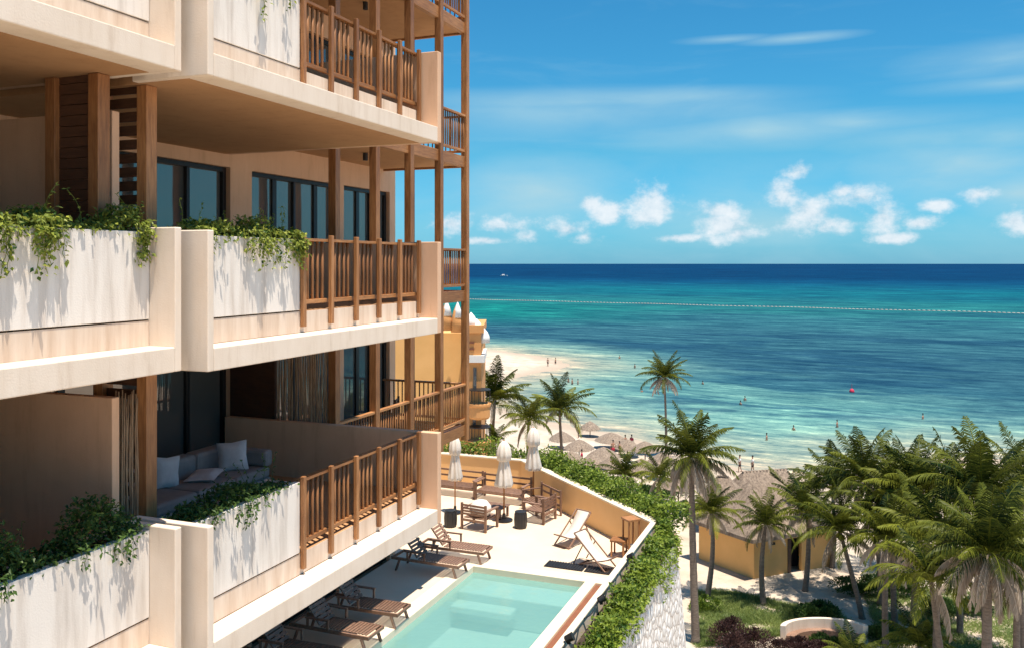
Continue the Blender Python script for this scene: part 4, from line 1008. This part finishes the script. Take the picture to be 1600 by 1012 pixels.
def palapa(px, py, d, label, rad=1.5, mat='thatch'):
    c = at_d(px, py, d); gz = zland(c.x, c.y, shore_sd(c.x, c.y)); h = max(1.9, c.z-gz)
    rt = thing('beach_palapa', label, 'beach umbrella', (c.x, c.y, gz), U(0,3), PAG)
    MB().tube([(0,0,-.2),(0,0,h-.1)], .06, 8).build('pole', M['trunk'], rt, False)
    mb = MB(); mb.lathe([(rad*.97,-.95),(rad,-.92),(rad*.72,-.56),(rad*.36,-.2),(.06,.02),(.01,.05)], 26, (0,0,h), mod=lambda t, z: 1+.04*math.sin(t*11)+.03*math.sin(t*23+z*4))
    for i in range(110):
        a = U(0,6.28); l = U(.1,.28); x, y = math.cos(a)*rad*.98, math.sin(a)*rad*.98
        mb.add([(x,y,h-.9),(x-.03*math.sin(a),y+.03*math.cos(a),h-.9),(x*1.02,y*1.02,h-.92-l)], ((0,1,2),))
    mb.build('canopy', M[mat], rt, False)
for a in ((955,679,100,'broad thatched beach parasol nearest the water beside the red-clad bather',1.9),(1008,689,92,'dark shaded thatched parasol below the lone palm',1.6),(943,698,88,'large pale thatched parasol in the second row of the beach',1.7),
          (905,686,90,'thatched parasol right behind the palm by the bay',1.6),(922,669,108,'small thatched parasol nearest the shoreline',1.3),(1003,716,78,'pale thatched parasol behind the low dark palm',1.5),
          (893,704,80,'low thatched parasol partly hidden by the palm trunk',1.4),(1060,742,70,'thatched parasol half covered by the palm beside the stone wall',1.4),(958,712,80,'thatched parasol over shaded beach beds',1.4),(925,710,84,'greyish thatched parasol between the palm trunk and the beds',1.5),(1036,706,84,'thatched parasol close to the trunk of the lone palm',1.5),(878,690,98,'thatched parasol hidden behind the fronds of the palm by the bay',1.5),(980,697,96,'thatched parasol behind the small group of bathers',1.5)):
    palapa(*a)

# beach beds
def bed(px, py, label):
    c = at_z(px, py, -20.4); gz = zland(c.x, c.y, shore_sd(c.x, c.y))
    rt = thing('beach_bed', label, 'sunbed', (c.x, c.y, gz), U(-.4,.4), 'beach beds under the parasols')
    MB().box((-.95,-.33,.25),(.95,.33,.31)).build('frame', M['dkwood'], rt, False); MB().box((-.3,-.31,.311),(.93,.31,.40)).build('mattress', M['shirt'], rt, False, bevel=.03)
    MB().box((0,-.31,0),(.7,.31,.09), Matrix.Translation((-.3,0,.33))@Matrix.Rotation(R(180+35),4,'Y')).build('headrest', M['shirt'], rt, False)
    for x in (-.85,.85):
        for y in (-.28,.28): MB().box((x-.03,y-.03,0),(x+.03,y+.03,.249)).build('leg', M['dkwood'], rt, False)
bed(905, 727, 'white beach bed nearest the palm by the bay'); bed(925, 733, 'white beach bed right of the one by the palm'); bed(985, 722, 'white beach bed behind the pale parasol')

# ------------------------------------------------------------------ people
def skin_mesh(name, chains, mat, sub=1):
    # chains: list of lists of (pos, radius); first chain rooted; later chains start with index reference of an earlier vertex
    vs = []; es = []; rad = []
    for ch in chains:
        prev = None
        for it in ch:
            if isinstance(it, int): prev = it; continue
            vs.append(it[0]); rad.append(it[1])
            if prev is not None: es.append((prev, len(vs)-1))
            prev = len(vs)-1
    me = bpy.data.meshes.new(name); me.from_pydata(vs, es, []); me.materials.append(mat)
    o = bpy.data.objects.new(name, me); COL.objects.link(o)
    m = o.modifiers.new('skin', 'SKIN'); 
    if not me.skin_vertices: me.skin_vertices.new()
    sv = me.skin_vertices[0].data
    for i, r_3 in enumerate(rad): sv[i].radius = (r_3, r_3*.85) if hasattr(r_3, '__float__') else r_3; sv[i].use_root = (i == 0)
    m.use_smooth_shade = True
    s = o.modifiers.new('sub', 'SUBSURF'); s.levels = sub; s.render_levels = sub
    return o
def person(label, loc, rz, shirt=None, shorts='shorts', stride=.12, hgt=1.0, hair=True, group='people on the beach'):
    rt = thing('person', label, 'person', loc, rz, group)
    # facing +x
    C = [[((0,0,.93),.135),((0,0,1.12),.125),((0,0,1.32),.15),((0,0,1.45),.09),((.01,0,1.53),.055),((.015,0,1.62),.085),((.01,0,1.72),.085)],
         [0,((stride*.3,.10,.88),.095),((stride*.9,.11,.48),.060),((stride,.11,.10),.042),((stride+.14,.12,.035),.035)],
         [0,((-stride*.3,-.10,.88),.095),((-stride*.6,-.11,.48),.060),((-stride*1.3,-.11,.10),.042),((-stride*1.3+.14,-.12,.035),.035)],
         [2,((0,.19,1.38),.058),((-.04,.25,1.12),.042),((.06,.27,.88),.030),((.10,.265,.78),.032)],
         [2,((0,-.19,1.38),.058),((.05,-.25,1.12),.042),((.12,-.27,.90),.030),((.16,-.265,.80),.032)]]
    b = skin_mesh('body', C, M['skin'], 1); b.parent = rt; b.scale = (hgt,)*3
    # hair
    mb = MB(); mb.lathe([(.015,.115),(.06,.10),(.092,.04),(.095,-.02),(.08,-.05)], 10, (-.005,0,1.70)); h = mb.build('hair', M['hair'], rt, False, smooth=True); h.scale = (hgt,)*3
    if shirt:
        s = skin_mesh('shirt', [[((0,0,.90),.155),((0,0,1.12),.145),((0,0,1.33),.17),((0,0,1.44),.10)],[2,((0,.20,1.375),.075),((-.025,.24,1.20),.065)],[2,((0,-.20,1.375),.075),((.03,-.24,1.20),.065)]], M[shirt], 1); s.parent = rt; s.scale = (hgt,)*3
    if shorts:
        s = skin_mesh('shorts', [[((0,0,1.0),.145),((0,0,.90),.155)],[1,((stride*.35,.10,.80),.115),((stride*.7,.11,.60),.095)],[1,((-stride*.3,-.10,.80),.115),((-stride*.5,-.11,.60),.095)]], M[shorts], 1); s.parent = rt; s.scale = (hgt,)*3
    return rt
def on_sand(px, py):
    c = at_z(px, py, -21.3)
    for _ in range(6):
        gz = zland(c.x, c.y, shore_sd(c.x, c.y)); c = at_z(px, py, max(gz, SEA-.2))
    return c
W1 = YAW
person('person walking left in white shirt and black shorts on the wet sand', on_sand(1156, 737), W1+R(180), 'shirt', 'shorts', .16, 1.0)
person('person walking behind the first in white shirt and black shorts, right of the pair', on_sand(1176, 738), W1+R(175), 'shirt', 'shorts', .14, 1.0)
person('person in red swimwear standing by the broad thatched parasol', on_sand(977, 703), W1+R(-60), None, 'red', .05)
person('person in dark shorts standing right of the red-clad bather', on_sand(987, 702), W1+R(40), 'red', 'shorts', .06, .98)
person('person standing in the shade of the second-row parasol', on_sand(958, 712), W1+R(90), None, 'red', .05)
person('bare-chested person walking between the parasols', on_sand(968, 714), W1+R(10), None, 'shorts', .14)
person('person standing near the shoreline left of the small parasol', on_sand(904, 684), W1+R(200), None, 'shorts', .08, .9)
person('person in red shirt beside the white beach beds', on_sand(909, 729), W1, 'red', 'shorts', .05)
person('person standing on the sand spit', on_sand(856, 572), W1+R(60), None, 'shorts', .10)
def swimmer(px, py, label, deep=.95, rz=0, hgt=1.0):
    c = at_z(px, py, SEA); rt = person(label, (c.x, c.y, SEA-deep), rz, None, 'shorts', .05, hgt, group='bathers standing in the sea')
for i, a in enumerate(((868,569,'bather at the tip of the sand spit',.3),(888,597,'leftmost bather of the trio in the shallow bay',.8),(894,600,'middle bather of the trio in the shallow bay',.7),(903,600,'rightmost bather of the trio in the shallow bay',.8),
          (992,575,'bather in the dark water left of the lone palm',.8),(1098,600,'bather alone right of the lone palm crown',1.1),(1164,626,'upper bather of the pair far right of the lone palm',1.0),(1157,632,'lower bather of the pair far right of the lone palm',1.1),
          (1198,687,'bather in pale shallows above the walking pair',.9),(1308,667,'bather above the tall dark palm',.8),(1442,654,'bather above the gap in the right-hand grove',1.0),(1003,612,'bather just left of the lone palm crown',1.2),(968,560,'farthest bather in dark water',1.0),(1240,672,'bather in the shallows left of the tall dark palm',1.1))):
    swimmer(a[0], a[1], a[2], a[3], U(0,6))

# red marker buoy with flag, buoy line, boat
c = at_z(1331, 612, SEA)
rb = thing('marker_buoy', 'bright red marker buoy floating alone in the blue water', 'buoy', c)
MB().lathe([(.05,-.3),(.38,-.1),(.42,.15),(.30,.45),(.08,.6)], 14).build('float', M['red'], rb, False, smooth=True)
MB().tube([(0,0,.5),(0,0,1.4)], .03, 6).build('mast', M['red'], rb, False); MB().box((-.02,0,.95),(.02,.4,1.35)).build('flag', M['red'], rb, False)
A = at_z(700, 467, SEA); Bq = at_z(1640, 491, SEA)
BL = 'floats of the line across the bay'
fme = None; nfl = 170
for i in range(nfl):
    q = i/(nfl-1); dA = (A-FW*0).dot(FW); dB = Bq.dot(FW)
    p = A.lerp(Bq, q); p = p+Vector((math.sin(i*.13)*1.6, math.cos(i*.17)*1.6, 0))
    if fme is None:
        mb = MB(); mb.lathe([(.08,-.8),(.24,-.68),(.30,0),(.24,.68),(.08,.8)], 10); mb.v = [(v[2]*.9, v[0], v[1]+.12) for v in mb.v]; o = mb.build('line_float', M['float'], None, smooth=True); fme = o.data
    else: o = bpy.data.objects.new('line_float', fme); COL.objects.link(o)
    o.location = p; o.rotation_euler = (0,0,math.atan2((Bq-A).y, (Bq-A).x)+U(-.2,.2))
    tag(o, 'white float in the long line of floats across the bay', 'float', BL)
pts = [A.lerp(Bq, i/199)+Vector((math.sin(i*169/199*.13)*1.6, math.cos(i*169/199*.17)*1.6, .05)) for i in range(200)]
tag(MB().tube(pts, .035, 5).build('float_rope', M['float']), 'pale rope joining the line of floats across the bay', 'rope')
bt = thing('motor_boat', 'tiny white motor boat far out near the horizon at left', 'boat', at_z(787, 431.5, SEA), R(20))
mb = MB(); hull = []
for (x, w_, z) in ((-6,1.6,1.2),(-2,1.9,1.2),(3,1.7,1.4),(7,.1,1.8)): hull += [(x,-w_,z),(x,w_,z),(x,w_*.5,-.3),(x,-w_*.5,-.3)]
fs = [(0,1,2,3)]+[(4*i+j, 4*i+(j+1)%4, 4*i+4+(j+1)%4, 4*i+4+j) for i in range(3) for j in range(4)]+[(15,14,13,12)]
mb.add(hull, fs).build('hull', M['white'], bt, False); MB().box((-3,-1.1,1.2),(1.5,1.1,3.0)).build('cabin', M['white'], bt, False, bevel=.2)
for (px, py, L_, lb) in ((1170,566,2.6,'short foam streak on the dark water right of centre'),):
    pass

# ------------------------------------------------------------------ garden planting
def shrub(name, label, px, py, rx, ry, h, mat, n, size, seed, z=GR, grp=None):
    r = random.Random(seed); c = at_z(px, py, z); c.z = zland(c.x, c.y, shore_sd(c.x, c.y))
    rt = thing(name, label, 'shrub', c, YAW, grp); mb = MB()
    lob = [(r.uniform(-.7,.7)*rx, r.uniform(-.7,.7)*ry, r.uniform(.4,1)*h, r.uniform(.3,.55)) for _ in range(9)]
    for _ in range(n):
        lx, ly, lh, lr = r.choice(lob); a = r.uniform(0,6.283); b = r.uniform(-.2,1.57); rad = r.random()**.35
        p = Vector((lx+math.cos(a)*math.cos(b)*rad*lr*rx, ly+math.sin(a)*math.cos(b)*rad*lr*ry, max(.02, lh*.45+math.sin(b)*rad*lh*.55)))
        d = Vector((math.cos(a)*math.cos(b), math.sin(a)*math.cos(b), math.sin(b)+.3))+Vector((r.gauss(0,.5),r.gauss(0,.5),r.gauss(0,.5)))
        mb.leaf(p, d, Vector((r.gauss(0,.6),r.gauss(0,.6),1)), size*r.uniform(.6,1.3), size*r.uniform(.3,.6), min(1,max(0,r.gauss(.40,.25))))
    mb.build('foliage', M[mat], rt, False, tints=True)
    for lx, ly, lh, lr in lob[:5]: MB().tube([(lx*.2,ly*.2,-.1),(lx*.7,ly*.7,lh*.4),(lx,ly,lh*.7)], [.05,.03,.01], 5).build('stem', M['trunk'], rt, False)
shrub('purple_shrub', 'dark purple rounded shrub at the bottom left of the garden', 1178, 1010, 2.3, 1.5, 1.3, 'purple', 9000, .12, 1)
shrub('purple_shrub', 'dark purple shrub in front of the curved garden bench', 1255, 1030, 2.2, 1.1, 1.05, 'purple', 8000, .12, 2)
shrub('green_shrub', 'dark low plant growing inside the curve of the garden bench', 1300, 1012, 1.3, .7, .75, 'leafdk', 4000, .13, 21)
shrub('green_shrub', 'leafy green shrub directly above the curved garden bench', 1275, 965, 1.6, 1.0, .9, 'leafdk', 5000, .14, 3)
shrub('green_shrub', 'green shrub filling the shade under the leaning palm', 1340, 925, 1.6, 1.0, 1.0, 'leafdk', 5000, .14, 4)
shrub('green_shrub', 'dark shrub in the shade right of the leaning palm', 1400, 925, 2.2, 1.2, 1.2, 'leafdk', 6000, .15, 5)
shrub('green_shrub', 'dark shrub low behind the thick palm trunk', 1500, 960, 2.0, 1.2, 1.0, 'leafdk', 6000, .15, 6)
shrub('green_shrub', 'bright shrub at the foot of the palm beside the stone wall', 1100, 950, .9, .8, .8, 'hedge', 3000, .12, 7)
shrub('green_shrub', 'dark shrub at the bottom edge right of the bench', 1400, 1000, 1.8, 1.0, .8, 'leafdk', 5000, .14, 8)
shrub('green_shrub', 'shrub at the far side of the hut between beach and garden', 1095, 800, 1.8, 1.2, 1.2, 'leafdk', 5000, .16, 9)
shrub('green_shrub', 'large shrub behind the hedge below the palm by the bay', 850, 745, 3.0, 2.0, 2.2, 'leafdk', 7000, .2, 10)
shrub('green_shrub', 'green shrub beneath the yellowish palm behind the parasols', 800, 745, 3.0, 2.0, 2.0, 'hedge', 7000, .2, 12)
shrub('green_shrub', 'shrub between the pale drooping palm and the beach parasols', 1020, 778, 2.4, 1.6, 1.6, 'leafdk', 6000, .18, 13)
shrub('green_shrub', 'dry looking shrub between the hedge and the beach parasols', 900, 748, 2.2, 1.4, 1.5, 'leafdk', 5000, .17, 15)
shrub('green_shrub', 'shrub behind the hedge near the white beach beds', 945, 752, 2.0, 1.2, 1.2, 'hedge', 4500, .15, 16)
shrub('green_shrub', 'shrub under the right-hand grove near the hidden path', 1440, 880, 2.4, 1.4, 1.4, 'leafdk', 6000, .16, 14)
def grass(name, label, poly, n, hgt_, seed, mat='grassm'):
    r = random.Random(seed); pw_ = [at_z(a, b, GR) for a, b in poly]; x0 = min(p.x for p in pw_); x1 = max(p.x for p in pw_); y0 = min(p.y for p in pw_); y1 = max(p.y for p in pw_)
    def inside(x, y):
        c = False; j = len(pw_)-1
        for i in range(len(pw_)):
            if (pw_[i].y > y) != (pw_[j].y > y) and x < (pw_[j].x-pw_[i].x)*(y-pw_[i].y)/(pw_[j].y-pw_[i].y)+pw_[i].x: c = not c
            j = i
        return c
    mb = MB(); k = 0
    while k < n:
        x = r.uniform(x0,x1); y = r.uniform(y0,y1)
        if not inside(x, y): continue
        k += 1
        if math.sin(x*1.7+1.3*math.sin(y*1.1))+math.sin(y*2.3)+r.gauss(0,.7) < -.9: continue
        z = zland(x, y, -60); h = hgt_*r.uniform(.4,1.2)*(1+.3*math.sin(x*2.3)*math.cos(y*1.9)); a = r.uniform(0,6.28); b = Vector((math.cos(a),math.sin(a),0))*.03
        t_ = Vector((x+r.gauss(0,.2), y+r.gauss(0,.2), z+h*.6)); ti = min(1,max(0,r.gauss(.45+.25*math.sin(x*1.3)*math.sin(y*1.7),.2)))
        mb.add([Vector((x,y,z-.02))-b, Vector((x,y,z-.02))+b, t_], ((0,1,2),), ti)
    tag(mb.build(name, M[mat], None, tints=True), label, 'grass', kind='stuff')
grass('ground_cover', 'green ground cover between the stone wall and the curved bench', [(1085,925),(1150,925),(1230,945),(1300,950),(1335,975),(1250,985),(1170,1000),(1088,1010)], 42000, .38, 1)
grass('ground_cover', 'shaded ground cover under the right-hand palm grove', [(1350,930),(1420,915),(1600,930),(1640,1030),(1420,1040),(1370,985)], 26000, .30, 2)
# curved garden bench
bc = at_z(1292, 1010, GR); bn = thing('curved_bench', 'curved pale plaster garden bench at the bottom of the garden', 'bench', (bc.x, bc.y, GR), YAW)
def arc(r0, r1, z0, z1, a0=R(15), a1=R(165), n=24, sy=.62):
    mb = MB(); vs = []; 
    for i in range(n+1):
        a = a0+(a1-a0)*i/n
        for (rr_, z) in ((r0,z0),(r1,z0),(r1,z1),(r0,z1)): vs.append((rr_*math.cos(a), rr_*math.sin(a)*sy, z))
    fs = [(4*i+j, 4*i+(j+1)%4, 4*i+4+(j+1)%4, 4*i+4+j) for i in range(n) for j in range(4)]+[(0,1,2,3)[::-1],(4*n,4*n+1,4*n+2,4*n+3)]
    return mb.add(vs, fs)
arc(2.05, 2.35, -.2, .95).build('backrest', M['cream'], bn, False, bevel=.03)
arc(1.55, 2.045, -.2, .45).build('seat', M['teak'], bn, False, bevel=.02)
